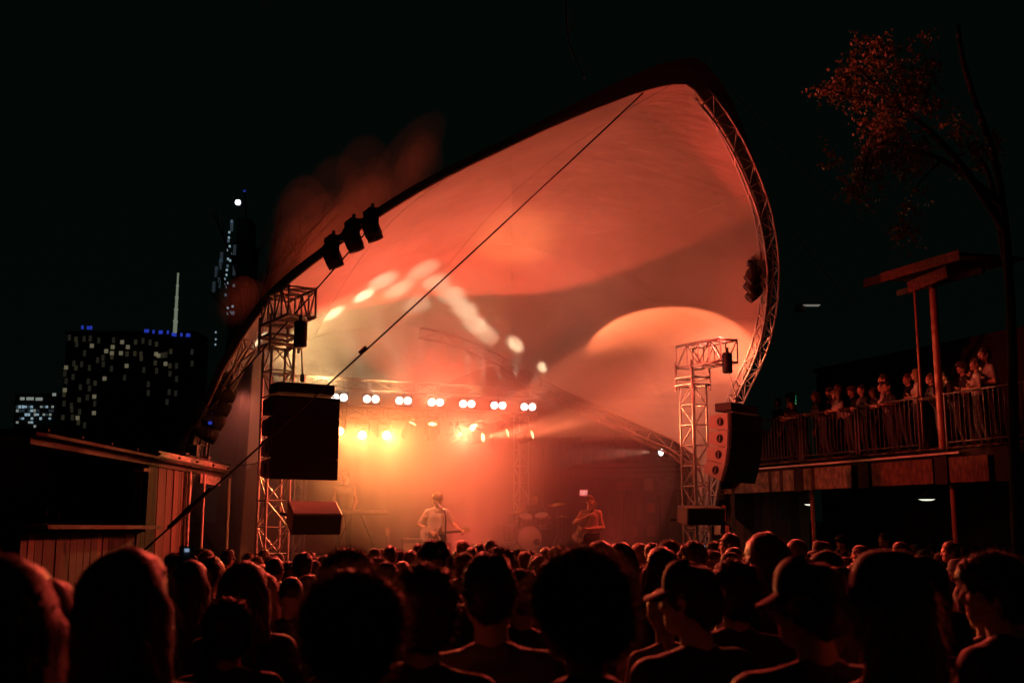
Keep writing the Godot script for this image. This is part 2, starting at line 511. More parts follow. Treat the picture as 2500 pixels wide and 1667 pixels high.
# ---------------------------------------------------------------- loudspeaker towers
func tower(px: float, d: float, label: String, top_y: float, arm: float, side: float):
	var foot := at(px, 1300, d)
	foot.y = 0
	var t := thing("truss_tower", label, "truss tower", foot)
	var n := int(round((top_y - .5) / .45))
	straight_truss(t, foot + Vector3(0, .06, 0), foot + Vector3(0, top_y - .62, 0), n, R, A, .2, .026, .013, M.alu)
	for k in 2:
		for c in [[-1, -1, 1, -1], [1, -1, 1, 1], [1, 1, -1, 1], [-1, 1, -1, -1]]:
			var y := top_y - .62 + .16 * k
			bar("sleeve_rail", R * .26 * c[0] + A * .26 * c[1] + Vector3(0, y, 0), R * .26 * c[2] + A * .26 * c[3] + Vector3(0, y, 0), .03, M.alu, t)
	for c in [[-1, -1], [1, -1], [1, 1], [-1, 1]]:
		bar("sleeve_post", R * .26 * c[0] + A * .26 * c[1] + Vector3(0, top_y - .75, 0), R * .26 * c[0] + A * .26 * c[1] + Vector3(0, top_y - .1, 0), .028, M.alu, t)
	var base := foot + Vector3(0, top_y, 0)
	straight_truss(t, base - A * .24, base + A * arm, 4, Vector3.UP, R, .24, .03, .016, M.alu)
	box("outrigger", Vector3(0, .04, 0), Vector3(1.6, .08, .12), M.alu, t, look(R).rotated(Vector3.UP, 0))
	box("base_plate", Vector3(0, .03, 0), Vector3(.8, .05, .8), M.black, t)

func line_array(top: Vector3, face: Vector3, w: float, h: float, dp: float, tilt: Array, label: String, hoist: Vector3, handles: float, coat: Material):
	# boxes under a flying bar, each box tipped a little more than the one above
	var o := thing("line_array", label, "loudspeaker", top)
	var f := face.normalized()
	var s := f.cross(Vector3.UP).normalized()            # to the left of whoever looks along f
	var b0 := Basis(-s, Vector3.UP, f)
	var fb := obj("flying_bar", chamfered(Vector3(w * .88, .17, dp * .8), .02), M.black, o)
	fb.transform = Transform3D(b0, Vector3(0, .08, 0))
	for k in 3:
		bar("shackle", b0 * Vector3((k - 1) * w * .36, -.01, dp * .3), b0 * Vector3((k - 1) * w * .36, .0, dp * .3) + Vector3(0, -.05, 0), .015, M.steel, o)
	bar("rail", b0 * Vector3(-w * .42, -.025, dp * .38), b0 * Vector3(w * .44, -.025, dp * .38), .012, M.steel, o)
	var pos := Vector3(0, -.05, 0) + f * dp * .42          # top front edge of the next box
	var ang := 0.0
	for i in 4:
		ang += deg_to_rad(tilt[i])
		var bb := b0 * Basis(Vector3.RIGHT, ang)
		var c := pos + bb * Vector3(0, -h / 2, -dp / 2)
		var st := start()
		st.set_smooth_group(-1)
		# a cabinet that is lower at its back
		var k := h * .36
		var e := .004
		var prof := [Vector2(dp / 2, h / 2 - e), Vector2(dp / 2 - .005, h / 2), Vector2(-dp / 2, k), Vector2(-dp / 2, -k), Vector2(dp / 2 - .005, -h / 2), Vector2(dp / 2, -h / 2 + e)]
		for j in 6:
			var p: Vector2 = prof[j]
			var q: Vector2 = prof[(j + 1) % 6]
			quad(st, Vector3(-w / 2, p.y, p.x), Vector3(w / 2, p.y, p.x), Vector3(w / 2, q.y, q.x), Vector3(-w / 2, q.y, q.x))
		for sg in [-1.0, 1.0]:
			for j in range(1, 5):
				var tr := [prof[0], prof[j], prof[j + 1]]
				if sg < 0: tr.reverse()
				for p in tr: st.add_vertex(Vector3(sg * w / 2, p.y, p.x))
		st.generate_normals()
		var cab := obj("cabinet", st.commit(), coat, o)
		cab.transform = Transform3D(bb, c)
		box("grille", Vector3(0, 0, dp / 2 + .008), Vector3(w * .985, h * .985, .02), M.grille, cab)
		for sg in [-1.0, 1.0]:
			box("rigging_plate", Vector3(sg * (w / 2 + .008), 0, dp / 2 - .03), Vector3(.016, h * .98, .05), M.black, cab)
			var hd := obj("handle_cup", lathe([Vector2(.0, -.006), Vector2(.06, -.006), Vector2(.075, .008), Vector2(.068, .011), Vector2(.06, .003), Vector2(0, .002)], 18), M.black, cab)
			hd.transform = Transform3D(Basis(Vector3.BACK, -sg * PI / 2), Vector3(sg * (w / 2 + .004), 0, .02))
			hd.scale = Vector3(1.15, 1, 1)
			box("handle", Vector3(sg * (w / 2 + .018), 0, .02), Vector3(.014, .13, .028), M.paint, cab)
		pos = c + bb * Vector3(0, -h / 2, dp / 2)
	# chain and hoist
	var ho := thing("chain_hoist", "black chain hoist on the tower arm above the %s speaker stack" % ("left" if handles < 0 else "right"), "hoist", hoist)
	var hb := obj("hoist_body", lathe([Vector2(0, -.22), Vector2(.1, -.22), Vector2(.12, -.19), Vector2(.12, .17), Vector2(.1, .2), Vector2(0, .2)], 16), M.black, ho)
	hb.scale = Vector3(.9, 1.0, .9)
	box("hook_block", Vector3(0, .26, 0), Vector3(.06, .1, .06), M.steel, ho)
	var hang := top + Vector3(0, .17, 0) - hoist
	bar("chain", Vector3(.02, -.2, 0), hang + Vector3(0, .15, 0), .012, M.steel, ho)
	box("hook", hang + Vector3(0, .1, 0), Vector3(.07, .12, .07), M.steel, ho)

func build_towers():
	tower(664, 18.9, "aluminium lattice tower holding the left hanging speaker stack", at(690, 760, 18.9).y, 1.0, -1)
	tower(1702, 24.0, "aluminium lattice tower holding the right hanging speaker stack", at(1690, 872, 24.0).y, 1.15, 1)
	line_array(at(737, 964, 17.5), Vector3(.5, 0, .87), 1.09, .325, .5, [0, .3, .5, .8], "tall black speaker stack hanging before the left tower, seen dark against the smoke", at(733, 815, 17.5), -1, M.paint)
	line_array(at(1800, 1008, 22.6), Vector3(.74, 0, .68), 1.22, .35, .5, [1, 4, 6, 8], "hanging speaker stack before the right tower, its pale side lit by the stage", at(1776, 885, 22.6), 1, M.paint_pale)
	# side fills clamped on the towers
	for q in [[766, 1264, 18.0, Vector3(.34, -.42, .9), .8, .36, .55, "black wedge speaker clamped low on the left tower, its top catching light"], [1712, 1258, 23.4, Vector3(.3, -.12, .95), .88, .36, .5, "small black speaker clamped low on the right tower above the heads"]]:
		var p := at(q[0], q[1], q[2])
		var o := thing("fill_speaker", q[7], "loudspeaker", p)
		var f: Vector3 = q[3].normalized()
		var s := Vector3.UP.cross(f).normalized()
		var b := Basis(s, f.cross(s), f)
		var cab := obj("cabinet", chamfered(Vector3(q[4], q[5], q[6]), .02), M.paint, o)
		cab.basis = b
		box("grille", b * Vector3(0, 0, q[6] / 2 + .01), Vector3(q[4] * .95, q[5] * .9, .02), M.grille, o, b)
		bar("clamp_arm", b * Vector3(-.1, -.1, -q[6] / 2), b * Vector3(-.45, -.15, -q[6] / 2 - .25), .03, M.black, o)

# ---------------------------------------------------------------- shed on the left
func build_shed():
	var x := -5.35
	var s := thing("wooden_shed", "dark plank bar shed with a serving hatch and a pale roof fascia", "shed", Vector3(x, 0, -14))
	var z0 := -9.6
	var f := func(y: float, z: float, dx := 0.0) -> Vector3: return Vector3(dx, y, z + 14)
	# boards below the counter and at the far end
	var z := -12.2
	var k := 0
	while z > -18.35:
		var w := rng.randf_range(.15, .24)
		var tall := z < -16.2
		var m: Material = M.wood[(k * 7 + k / 3) % 5] if z < -16.0 or k % 5 == 1 else M.wood[4 - int(k % 6 == 0)]
		plank("plank", f.call(0, z - w / 2, rng.randf_range(-.012, .012)), f.call(2.78 if tall else 1.75, z - w / 2, rng.randf_range(-.012, .012)), w - .012, .03, Vector3.RIGHT, m, s)
		z -= w
		k += 1
	# the wall behind the hatch, posts, counter, eave
	box("back_wall", f.call(1.45, -15.3, -1.6), Vector3(.1, 2.9, 6.2), M.wood[4], s)
	box("end_wall", f.call(1.42, -18.4, -1.0), Vector3(2.0, 2.84, .06), M.wood[1], s)
	for q in [[-16.25, .1]]:
		box("post", f.call(2.15, q[0], -.1), Vector3(.1, 1.3, q[1]), M.wood[4], s)
	box("counter", f.call(1.82, -14.3, .08), Vector3(.36, .05, 4.0), M.wood[3], s)
	box("eave_beam", f.call(2.77, -14.3, .0), Vector3(.08, .1, 4.2), M.wood[4], s)
	var rf := box("roof", f.call(2.86, -16.6, -1.15), Vector3(2.6, .04, 8.8), M.tin, s)
	rf.rotation.z = -.02
	for i in 9:
		box("roof_rib", f.call(2.89, -12.4 - i * 1.0, -1.15), Vector3(2.6, .03, .05), M.tin, s)
	box("fascia", f.call(2.87, -17.9, .1), Vector3(.04, .14, 3.0), M.board, s)
	box("fascia", f.call(2.87, -20.0, .1), Vector3(.04, .13, 1.1), M.board, s)
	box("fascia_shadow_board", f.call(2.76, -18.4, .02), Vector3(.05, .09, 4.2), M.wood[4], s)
	box("header_panel", f.call(2.66, -19.6, .02), Vector3(.05, .19, 1.3), M.board, s)
	box("roof_deck", f.call(2.97, -19.5, -.6), Vector3(1.3, .05, 2.9), M.tin, s)
	for q in [[456, 18.25, .03], [492, 19.1, .022], [553, 20.6, .035]]:
		var p := at(q[0], 1300, q[1])
		bar("pole", Vector3(p.x - x, 0, p.z + 14), Vector3(p.x - x, 2.72, p.z + 14), q[2], M.paintpole, s)
	box("lamp_bracket", f.call(2.62, -15.75, .1), Vector3(.16, .05, .3), M.wood[0], s)
	# the ridge lamp or box with two pale uprights near the left edge
	var v := thing("vent_pipe", "pair of short metal pipes on the shed roof near the left edge", "pipe", at(50, 1068, 12.6) + Vector3(-.3, 0, 0))
	for i in 2:
		bar("pipe", Vector3(-.05 + i * .09, -.45, i * .1), Vector3(-.06 + i * .1, .08, i * .1), .03, M.board, v)
	# bits on the roof edge below the truss
	for q in [[446, 1118, 18.4, .1], [472, 1108, 18.9, .2], [500, 1125, 19.4, .08]]:
		var p := at(q[0], q[1], q[2])
		var bx := thing("roof_box", ["small junction box on the shed roof edge, nearest the crowd", "upright cable box on the shed roof below the arch leg", "low junction box on the shed roof beside the arch leg"][[446, 472, 500].find(q[0])], "box", p)
		box("case", Vector3.ZERO, Vector3(.14, q[3] * 1.3, .14), M.black, bx)
		box("lid", Vector3(0, q[3] * .65 + .01, 0), Vector3(.16, .02, .16), M.paint, bx)

# ---------------------------------------------------------------- house behind the stage, right
func build_house():
	var c := Vector3(4.2, 0, -29.6)
	var h := thing("wooden_house", "dark wooden house with a porch and posters behind the stage, right", "house", c)
	var ux := Vector3(.93, 0, .36).normalized()
	var nz := Vector3(-.36, 0, .93).normalized()
	var b := Basis(ux, Vector3.UP, nz)
	var q := func(x: float, y: float, z: float) -> Vector3: return b * Vector3(x, y, z)
	var x := -6.2
	var i := 0
	while x < 3.4:
		var w := rng.randf_range(.2, .3)
		box("wall_board", q.call(x + w / 2, 2.2, rng.randf_range(-.01, .01) - 1.0), Vector3(w - .012, 4.4, .04), M.wood[[1, 3, 4, 1, 0][i % 5]], h, b)
		x += w
		i += 1
	box("eave_board", q.call(-.2, 3.36, .45), Vector3(4.6, .1, .06), M.board2, h, b)
	box("eave_board", q.call(-.2, 3.2, .40), Vector3(4.6, .09, .06), M.board2, h, b)
	box("porch_roof", q.call(-.2, 3.5, -.25), Vector3(5.0, .06, 1.7), M.tin, h, b * Basis(Vector3.RIGHT, .12))
	box("sign_board", q.call(.55, 2.98, .36), Vector3(1.7, .34, .05), M.board2, h, b)
	box("porch_beam", q.call(.5, 2.74, .36), Vector3(2.4, .13, .1), M.wood[0], h, b)
	for k in [[-1.35, .22], [-.3, .08], [.66, .12], [1.7, .1]]:
		box("post", q.call(k[0], 1.35, .3), Vector3(k[1], 2.7, .1), M.wood[4 if k[0] > .5 else 1], h, b)
	box("shelf", q.call(.7, 1.5, .3), Vector3(2.6, .05, .3), M.wood[3], h, b)
	box("rail", q.call(.7, 1.2, .34), Vector3(2.6, .08, .05), M.wood[3], h, b)
	for k in 9:
		box("rail_board", q.call(-.5 + k * .3, .6, .33), Vector3(.26, 1.15, .03), M.wood[(k * 3) % 4 + 1], h, b)
	# pale sheets and pennants pinned to the wall
	var tints := [M.board, M.poster_red, M.board2, M.poster_tan, M.poster_red2]
	for k in [[-2.35, 3.0, .17, .3, 4], [-1.5, 2.98, .45, .22, 1], [-.9, 2.95, .2, .3, 2], [-.55, 2.97, .26, .32, 3], [-.85, 2.25, .12, .5, 4], [-.5, 2.35, .2, .24, 1], [-.45, 1.75, .36, .3, 4], [-.95, 1.72, .16, .26, 4], [.85, 2.3, .1, .6, 1], [1.02, 2.6, .2, .22, 3], [1.0, 1.86, .2, .44, 0], [1.22, 2.1, .14, .5, 3], [1.3, 2.62, .3, .16, 3], [1.25, 1.8, .16, .3, 3], [1.42, 2.2, .1, .4, 1], [.86, 1.95, .06, .3, 2], [-1.9, 1.9, .3, .5, 4], [1.5, 1.78, .1, .2, 1]]:
		box("poster", q.call(k[0], k[1], .1 if k[0] > -1.2 else -.95), Vector3(k[2], k[3], .012), tints[k[4]], h, b * Basis(Vector3.BACK, rng.randf_range(-.05, .05)))
	# a white stage lamp shining along the porch
	var p := at(1615, 1104, 27.6)
	var l := thing("side_lamp", "single white stage lamp shining sideways under the right arch truss", "stage lamp", p)
	var ld := Vector3(-.86, .02, .5).normalized()
	var hd := obj("lamp_head", lathe([Vector2(0, -.24), Vector2(.08, -.24), Vector2(.11, -.18), Vector2(.11, .0), Vector2(.09, .0), Vector2(0, -.01)], 16), M.black, l)
	hd.basis = look(ld)
	var lm := obj("lamp_lens", lens_mesh(.085), M.white_glow, l)
	lm.transform = Transform3D(look(ld), ld * .02)
	box("yoke", Vector3(.12, .16, -.05), Vector3(.3, .04, .06), M.black, l)
	box("yoke_clamp", Vector3(.12, .3, -.05), Vector3(.06, .3, .06), M.black, l)
	spot("beam", p + ld * .16, p + Vector3(-6, -.25, 1.4), Color(1, .55, .36), K.side, 9, .04, .5, l)
	# exit sign
	var e := thing("exit_sign", "lit exit sign on the dark wall above the bass player", "sign", at(1425, 1203, 28.4), atan2(-.15, 1))
	box("case", Vector3(0, 0, -.02), Vector3(.2, .16, .05), M.sign_face, e)
	var tm := TextMesh.new()
	var sf := SystemFont.new()
	sf.font_names = PackedStringArray(["Droid Sans"])
	sf.font_weight = 700
	tm.font = sf
	tm.text = "EXIT"
	tm.font_size = 16
	tm.pixel_size = .0082
	tm.depth = .012
	var tx := obj("lettering", tm, M.sign_text, e)
	tx.position = Vector3(0, 0, .012)
	tx.scale = Vector3(.62, 1.05, 1)
	box("frame", Vector3(0, .085, -.02), Vector3(.22, .014, .06), M.poster_red, e)
	box("frame", Vector3(0, -.085, -.02), Vector3(.22, .014, .06), M.poster_red, e)

# ---------------------------------------------------------------- balcony
var B0 := Vector3(5.55, 0, -29.8)
var BD := Vector3(.392, 0, .92)             # along its rail, towards the eye
var BN := Vector3(.92, 0, -.392)            # away from the stage
func bal(k: float, y: float, n := 0.0) -> Vector3: return B0 + BD * k + BN * n + Vector3(0, y, 0)

func build_balcony():
	var root := thing("balcony", "raised wooden balcony with a red lit post at the right of the yard", "balcony", B0)
	var L := 10.4
	var y := 3.42
	var bb := Basis(BD, Vector3.UP, BD.cross(Vector3.UP))
	var i := 0
	var k := 0.0
	while k < L - .1:
		box("deck_board", bal(k + .1, y - .03, 2.2) - B0, Vector3(.19, .04, 4.6), M.wood[(i * 3) % 5], root, bb)
		k += .2
		i += 1
	for q in [[2.0, 2.7, .5, 2], [4.45, 1.75, .5, 2], [6.9, 1.8, .5, 5], [8.75, 1.0, .5, 5]]:
		var m: Material = [M.wood[0], M.wood[2], M.pale_panel, M.wood[1], M.wood[1], M.fascia_red][q[3]]
		box("fascia_panel", bal(q[0], y - .47, -.03) - B0, Vector3(q[1], q[2], .05), m, root, bb)
	for q in [2.35, 2.8, 4.0]:
		box("fascia_batten", bal(q, y - .47, -.07) - B0, Vector3(.1, .5, .03), M.wood[3], root, bb)
	for q in [3.47, 5.75, 8.05, 9.6]:
		box("fascia_post", bal(q, y - .46, -.02) - B0, Vector3(.34, .56, .12), M.wood[4], root, bb)
	bar("conduit", bal(.2, y - .14, -.1) - B0, bal(8.6, y - .14, -.1) - B0, .026, M.paintpole, root)
	box("rim_beam", bal(L / 2, y - .12, .06) - B0, Vector3(L, .2, .1), M.wood[4], root, bb)
	# posts below
	for q in [3.55, 8.0, 10.2]:
		bar("column", bal(q, 0, .25) - B0, bal(q, y - .2, .25) - B0, .06, M.redpost, root)
	# one tall red post and a thin pole up to the roof
	bar("roof_post", bal(7.95, y, .12) - B0, bal(7.95, 6.9, .12) - B0, .085, M.redpost, root)
	bar("roof_pole", bal(7.45, y, .1) - B0, bal(7.45, 6.9, .1) - B0, .03, M.redpost, root)
	# roof over the balcony
	box("roof", bal(8.0, 7.18, .5) - B0, Vector3(2.4, .07, 1.8), M.tin, root, bb * Basis(Vector3.RIGHT, .04))
	box("roof_fascia", bal(6.9, 7.06, -.5) - B0, Vector3(.6, .18, .05), M.wood[4], root, bb)
	box("roof_fascia", bal(8.3, 7.06, -.55) - B0, Vector3(2.2, .2, .05), M.fascia_red, root, bb)
	box("roof_soffit", bal(7.9, 6.9, .35) - B0, Vector3(2.4, .12, .1), M.wood[4], root, bb)
	box("roof_bracket", bal(8.15, 6.85, -.2) - B0, Vector3(1.1, .24, .05), M.fascia_red, root, bb * Basis(Vector3.BACK, .1))
	# railing: panels between posts
	var names := ["farthest panel of the balcony railing, behind the hanging speakers", "second railing panel of the balcony, from the hanging speakers", "balcony railing panel left of the tall red post", "nearest balcony railing panel, right of the tall red post"]
	var ends := [[.0, 3.5], [3.6, 5.5], [5.6, 7.45], [8.2, 10.2]]
	for p in 4:
		var a: float = ends[p][0]
		var b: float = ends[p][1]
		var r := thing("railing_panel", names[p], "railing", bal(a, y, 0), 0, "railing panels along the balcony")
		var o := r.position
		bar("top_rail", bal(a, y + 1.07) - o, bal(b, y + 1.07) - o, .024, M.rail, r)
		bar("bottom_rail", bal(a, y + .09) - o, bal(b, y + .09) - o, .02, M.rail, r)
		for e in [a, b]: bar("post", bal(e, y - .1) - o, bal(e, y + 1.1) - o, .035, M.rail, r)
		var n := int((b - a) / .125)
		for j in range(1, n):
			var t := lerpf(a, b, float(j) / n)
			bar("baluster", bal(t, y + .09) - o, bal(t, y + 1.07) - o, .009, M.rail, r)
	# lamps: two shades below, a floodlight and a green sign behind
	for q in [[1976, 1231, 27.2, "small white shaded lamp under the far end of the balcony"], [2264, 1219, 24.4, "wide white shaded lamp under the balcony near the right column"]]:
		var p := at(q[0], q[1], q[2])
		var l := thing("pendant_lamp", q[3], "lamp", p)
		var sz := .2 if q[0] > 2000 else .13
		var sh := obj("shade", lathe([Vector2(.02, .14), Vector2(.05, .13), Vector2(sz, .02), Vector2(sz + .01, .0), Vector2(sz - .01, .01), Vector2(.04, .11)], 20), M.tin, l)
		var bu := obj("lamp_bulb", lathe([Vector2(0, -.03), Vector2(sz * .5, -.025), Vector2(sz * .85, .0), Vector2(sz * .6, .03), Vector2(0, .04)], 16), M.cool_glow, l)
		bar("cord", Vector3(0, .13, 0), Vector3(0, 3.25 - p.y, 0), .008, M.black, l)
		var om := OmniLight3D.new()
		om.name = "lamp_light"
		l.add_child(om)
		om.position = Vector3(0, .0, 0)
		om.light_color = Color(.95, 1, .85)
		om.light_energy = .12
		om.light_size = .05
		om.omni_range = 12
		om.shadow_enabled = true
	var fl := thing("floodlight", "pale strip floodlight on the dark building behind the balcony", "lamp", at(1958, 748, 33))
	box("hood", Vector3(.22, .05, 0), Vector3(.72, .04, .3), M.board, fl)
	box("housing", Vector3(-.05, -.06, -.05), Vector3(.3, .16, .25), M.board2, fl)
	box("lamp_face", Vector3(.28, .02, .05), Vector3(.5, .02, .2), M.dim_glow, fl)
	var gs := thing("green_sign", "blurred green lit sign behind the people on the balcony", "sign", at(1938, 973, 29.6))
	box("lamp_panel", Vector3.ZERO, Vector3(.13, .16, .04), M.green_glow, gs)
	box("lower_panel", Vector3(.02, -.13, 0), Vector3(.1, .05, .04), M.green_dim, gs)
	box("sign_frame", Vector3(0, .1, 0), Vector3(.17, .03, .06), M.black, gs)
	box("mount", Vector3(0, -.05, -.05), Vector3(.06, .5, .04), M.black, gs)
	# the building behind the balcony
	var hb := thing("dark_building", "unlit building rising behind the balcony people", "building", bal(2, 0, 5.5))
	box("wall", Vector3(0, 3.3, 0), Vector3(9, 6.6, .3), M.wood[4], hb, bb)
	box("parapet", Vector3(0, 6.66, 0), Vector3(9.2, .12, .4), M.tin, hb, bb)
	for w in 3:
		var wf := box("window", bb * Vector3(-2.6 + w * 2.4, 4.9, .16), Vector3(.9, 1.2, .06), M.black, hb, bb)
		wf.set_meta("label", "dark window")

# ---------------------------------------------------------------- city
func build_city():
	# far buildings with single lit windows
	var lit := func(o: Node3D, px: float, py: float, d: float, w: float, h: float, m: Material, name := "window"):
		var p := at(px, py, d)
		box(name, Vector3(p.x, p.y, p.z) - o.position, Vector3(w, h, .5), m, o)
	var d := 420.0
	var pxm := d / LENS
	# the wide apartment tower
	var c := at(312, 1290, d + 10)
	c.y = 0
	var t := thing("apartment_tower", "wide dark apartment tower with scattered yellow windows and blue roof lights", "building", c)
	var top := at(312, 815, d).y
	box("wall", Vector3(0, top / 2, 0), Vector3(322 * pxm, top, 19), M.far_wall, t)
	box("roof", Vector3(0, top + .6, 0), Vector3(326 * pxm, 1.2, 20), M.far_wall, t)
	for q in [[200, 799], [214, 800], [221, 800], [354, 808], [360, 808], [374, 810], [389, 811], [394, 811], [409, 811], [421, 816], [427, 817], [442, 817], [456, 818], [461, 818]]:
		lit.call(t, q[0], q[1], d, .75, 1.3, M.blue_glow, "roof_light")
	var wins := [[184, 828, 1], [186, 840, 0], [223, 844, 2], [276, 830, 0], [274, 847, 2], [297, 835, 2], [311, 847, 2], [330, 835, 1], [381, 840, 1], [258, 857, 2], [272, 862, 2], [272, 871, 1], [294, 862, 2], [309, 864, 1], [328, 863, 1], [343, 864, 1], [344, 875, 1], [380, 864, 2], [386, 868, 2], [396, 867, 1], [404, 866, 0], [416, 858, 1], [237, 879, 0], [308, 893, 2], [378, 886, 1], [403, 888, 2], [414, 893, 1], [430, 893, 0], [160, 897, 2], [184, 898, 1], [179, 887, 0], [254, 924, 2], [214, 931, 0], [231, 935, 1], [157, 952, 2], [155, 963, 1], [229, 968, 2], [192, 976, 1], [212, 970, 0], [173, 990, 0], [174, 1000, 0], [228, 1008, 2], [152, 1019, 1], [188, 1020, 2], [190, 1031, 1], [175, 1019, 0], [205, 1038, 0], [414, 912, 0], [361, 938, 0], [430, 925, 0], [412, 957, 0], [361, 959, 0], [468, 859, 0], [468, 887, 0], [168, 824, 0], [204, 827, 0], [219, 826, 0], [240, 831, 0], [348, 832, 0], [365, 836, 0], [177, 920, 0], [157, 912, 0], [160, 930, 0], [198, 889, 0], [205, 862, 0], [250, 873, 0], [251, 889, 0], [217, 898, 0], [271, 900, 0], [350, 903, 0], [381, 905, 0], [217, 948, 0], [195, 945, 0], [230, 985, 0], [155, 985, 0], [303, 922, 0], [428, 960, 0], [407, 981, 0], [193, 1005, 0]]
	for q in wins:
		lit.call(t, q[0], q[1], d, [1.0, 1.1, 1.3][q[2]], [2.2, 1.9, 1.5][q[2]], [M.win_dim, M.win_mid, M.win_hot][q[2]])
	# its mast
	var mast := thing("roof_mast", "tall pale lit mast rising from the apartment tower roof", "mast", at(426, 812, d - 5))
	var tip := at(434, 667, d - 5) - mast.position
	for k in 5:
		bar("mast_section", tip * (k / 5.0), tip * ((k + .94) / 5.0), .75 - k * .1, M.mast_glow, mast)
		box("mast_collar", tip * (k / 5.0 + .19), Vector3(1.4 - k * .2, .7, 1.4 - k * .2), M.mast_glow, mast)
	# low office block at the left edge
	var e := at(82, 1290, 500)
	e.y = 0
	var o2 := thing("office_block", "low office block with rows of pale blue windows, far left", "building", e)
	var top2 := at(82, 962, 495).y
	box("wall", Vector3(0, top2 / 2, -6), Vector3(122 * .185, top2, 20), M.far_wall, o2)
	box("roof", Vector3(0, top2, -6), Vector3(124 * .185, .8, 20.5), M.far_wall, o2)
	for q in [[53, 973, 10], [72, 973, 17], [94, 974, 16], [131, 963, 8]]:
		lit.call(o2, q[0], q[1], 495, q[2] * .185, 1.3, M.win_white, "roof_light")
	for row in 6:
		for col in 13:
			if rng.randf() < [.62, .75, .6, .62, .5, .3][row] and not (row > 3 and col > 6):
				lit.call(o2, 40 + col * 7.3 + rng.randf_range(-1, 1), 993 + row * 9.5, 495, .9, rng.randf_range(.8, 1.3), [M.win_blue, M.win_white, M.win_blue_dim][rng.randi() % 3])
	# the tall tower behind the smoke
	var g := at(560, 1290, 620)
	g.y = 0
	var o3 := thing("tall_tower", "tall slim tower with a line of bluish lights and one bright lamp", "building", g)
	var pm := 620.0 / LENS
	for k in [[1290, 1000, 74, 66], [1000, 840, 66, 62], [840, 700, 60, 54], [700, 590, 52, 44], [590, 530, 42, 22]]:
		var y0: float = maxf(at(560, k[0], 620).y, 0)
		var y1: float = at(560, k[1], 620).y
		box("wall", Vector3(0, (y0 + y1) / 2, -10), Vector3((k[2] + k[3]) / 2.0 * pm, y1 - y0, 18), M.far_wall, o3)
	bar("spire", Vector3(0, at(560, 532, 620).y, -10), Vector3(at(588, 455, 620).x - g.x, at(588, 462, 620).y, -10), .5, M.far_wall, o3)
	for q in [[565, 540, 1], [559, 567, 2], [558, 580, 2], [557, 588, 1], [560, 601, 2], [556, 610, 2], [563, 620, 1], [556, 632, 2], [561, 636, 2], [555, 649, 1], [553, 659, 2], [552, 671, 2], [549, 681, 2], [554, 691, 2], [550, 692, 1], [553, 700, 1], [550, 720, 1], [567, 748, 2], [555, 752, 2], [540, 628, 0], [537, 645, 0], [527, 663, 0], [534, 690, 0], [570, 697, 1], [565, 552, 0], [521, 700, 0], [572, 610, 0], [571, 660, 0]]:
		lit.call(o3, q[0], q[1], 608, [1.6, 1.1, 1.0][q[2]], [6, 1.5, 1.2][q[2]], [M.win_blue_dim, M.win_blue_mid, M.win_blue][q[2]])
	lit.call(o3, 562, 764, 608, 4.2, 2.0, M.win_blue_mid, "bright_storey")
	lit.call(o3, 526, 811, 608, .8, 1.0, M.win_blue, "window")
	lit.call(o3, 526, 828, 608, .8, 1.0, M.win_blue, "window")
	lit.call(o3, 525, 841, 608, .8, 1.0, M.win_blue, "window")
	var bl := at(580, 494, 600)
	var ball := obj("beacon_lamp", lathe([Vector2(0, -1.6), Vector2(1.2, -1.2), Vector2(1.65, 0), Vector2(1.2, 1.2), Vector2(0, 1.6)], 14), M.beacon_glow, o3)
	ball.position = bl - g
	lit.call(o3, 596, 466, 600, 1.2, .7, M.blue_glow, "roof_light")

# ---------------------------------------------------------------- cables, trees
func cable(pts: Array, r: float, sag: float, label: String) -> Node3D:
	var line := []
	for i in 25:
		var t := i / 24.0
		line.append(pts[0].lerp(pts[1], t) + Vector3(0, -sag * 4 * t * (1 - t), 0) - pts[0])
	var o := thing("guy_cable", label, "cable", pts[0])
	tube("strand", line, r, r, M.black, o, 5)
	return o

func build_cables():
	var a := cable([at(352, 1342, 14.2), at(1570, 227, 18.25)], .014, .05, "long black stay cable running from the shed up to the canopy peak")
	var d := a.position
	for q in [[864, 889, .026], [452, 1255, .04]]:
		var t: float = (q[0] - 352.0) / (1570.0 - 352)
		var e := at(1570, 227, 18.25) - d
		var f: float = t * 14.2 / (t * 14.2 + (1 - t) * 18.25)
		bar("turnbuckle", e * (f - .006), e * (f + .006), q[2], M.black, a)
	for q in [[470, 1238, .024]]:
		var e := at(1570, 227, 18.25) - d
		bar("ratchet_strap", e * .035, e * .1, .03, M.black, a)
	cable([at(440, 1075, 18.8), at(924, 532, 18.35)], .014, .03, "black stay cable crossing the three dark lamps, upper left canopy edge")
	cable([at(1770, 200, 19.5), at(2130, 568, 24)], .007, .15, "faint thin wire falling from the canopy peak towards the balcony roof")
	cable([at(1935, 560, 24), at(2090, 745, 27)], .008, .1, "faint thin wire above the floodlight behind the balcony")
	cable([at(577, 1135, 20.5), at(636, 1128, 20.9)], .008, .02, "short thin wire from the shed roof to the left speakers")

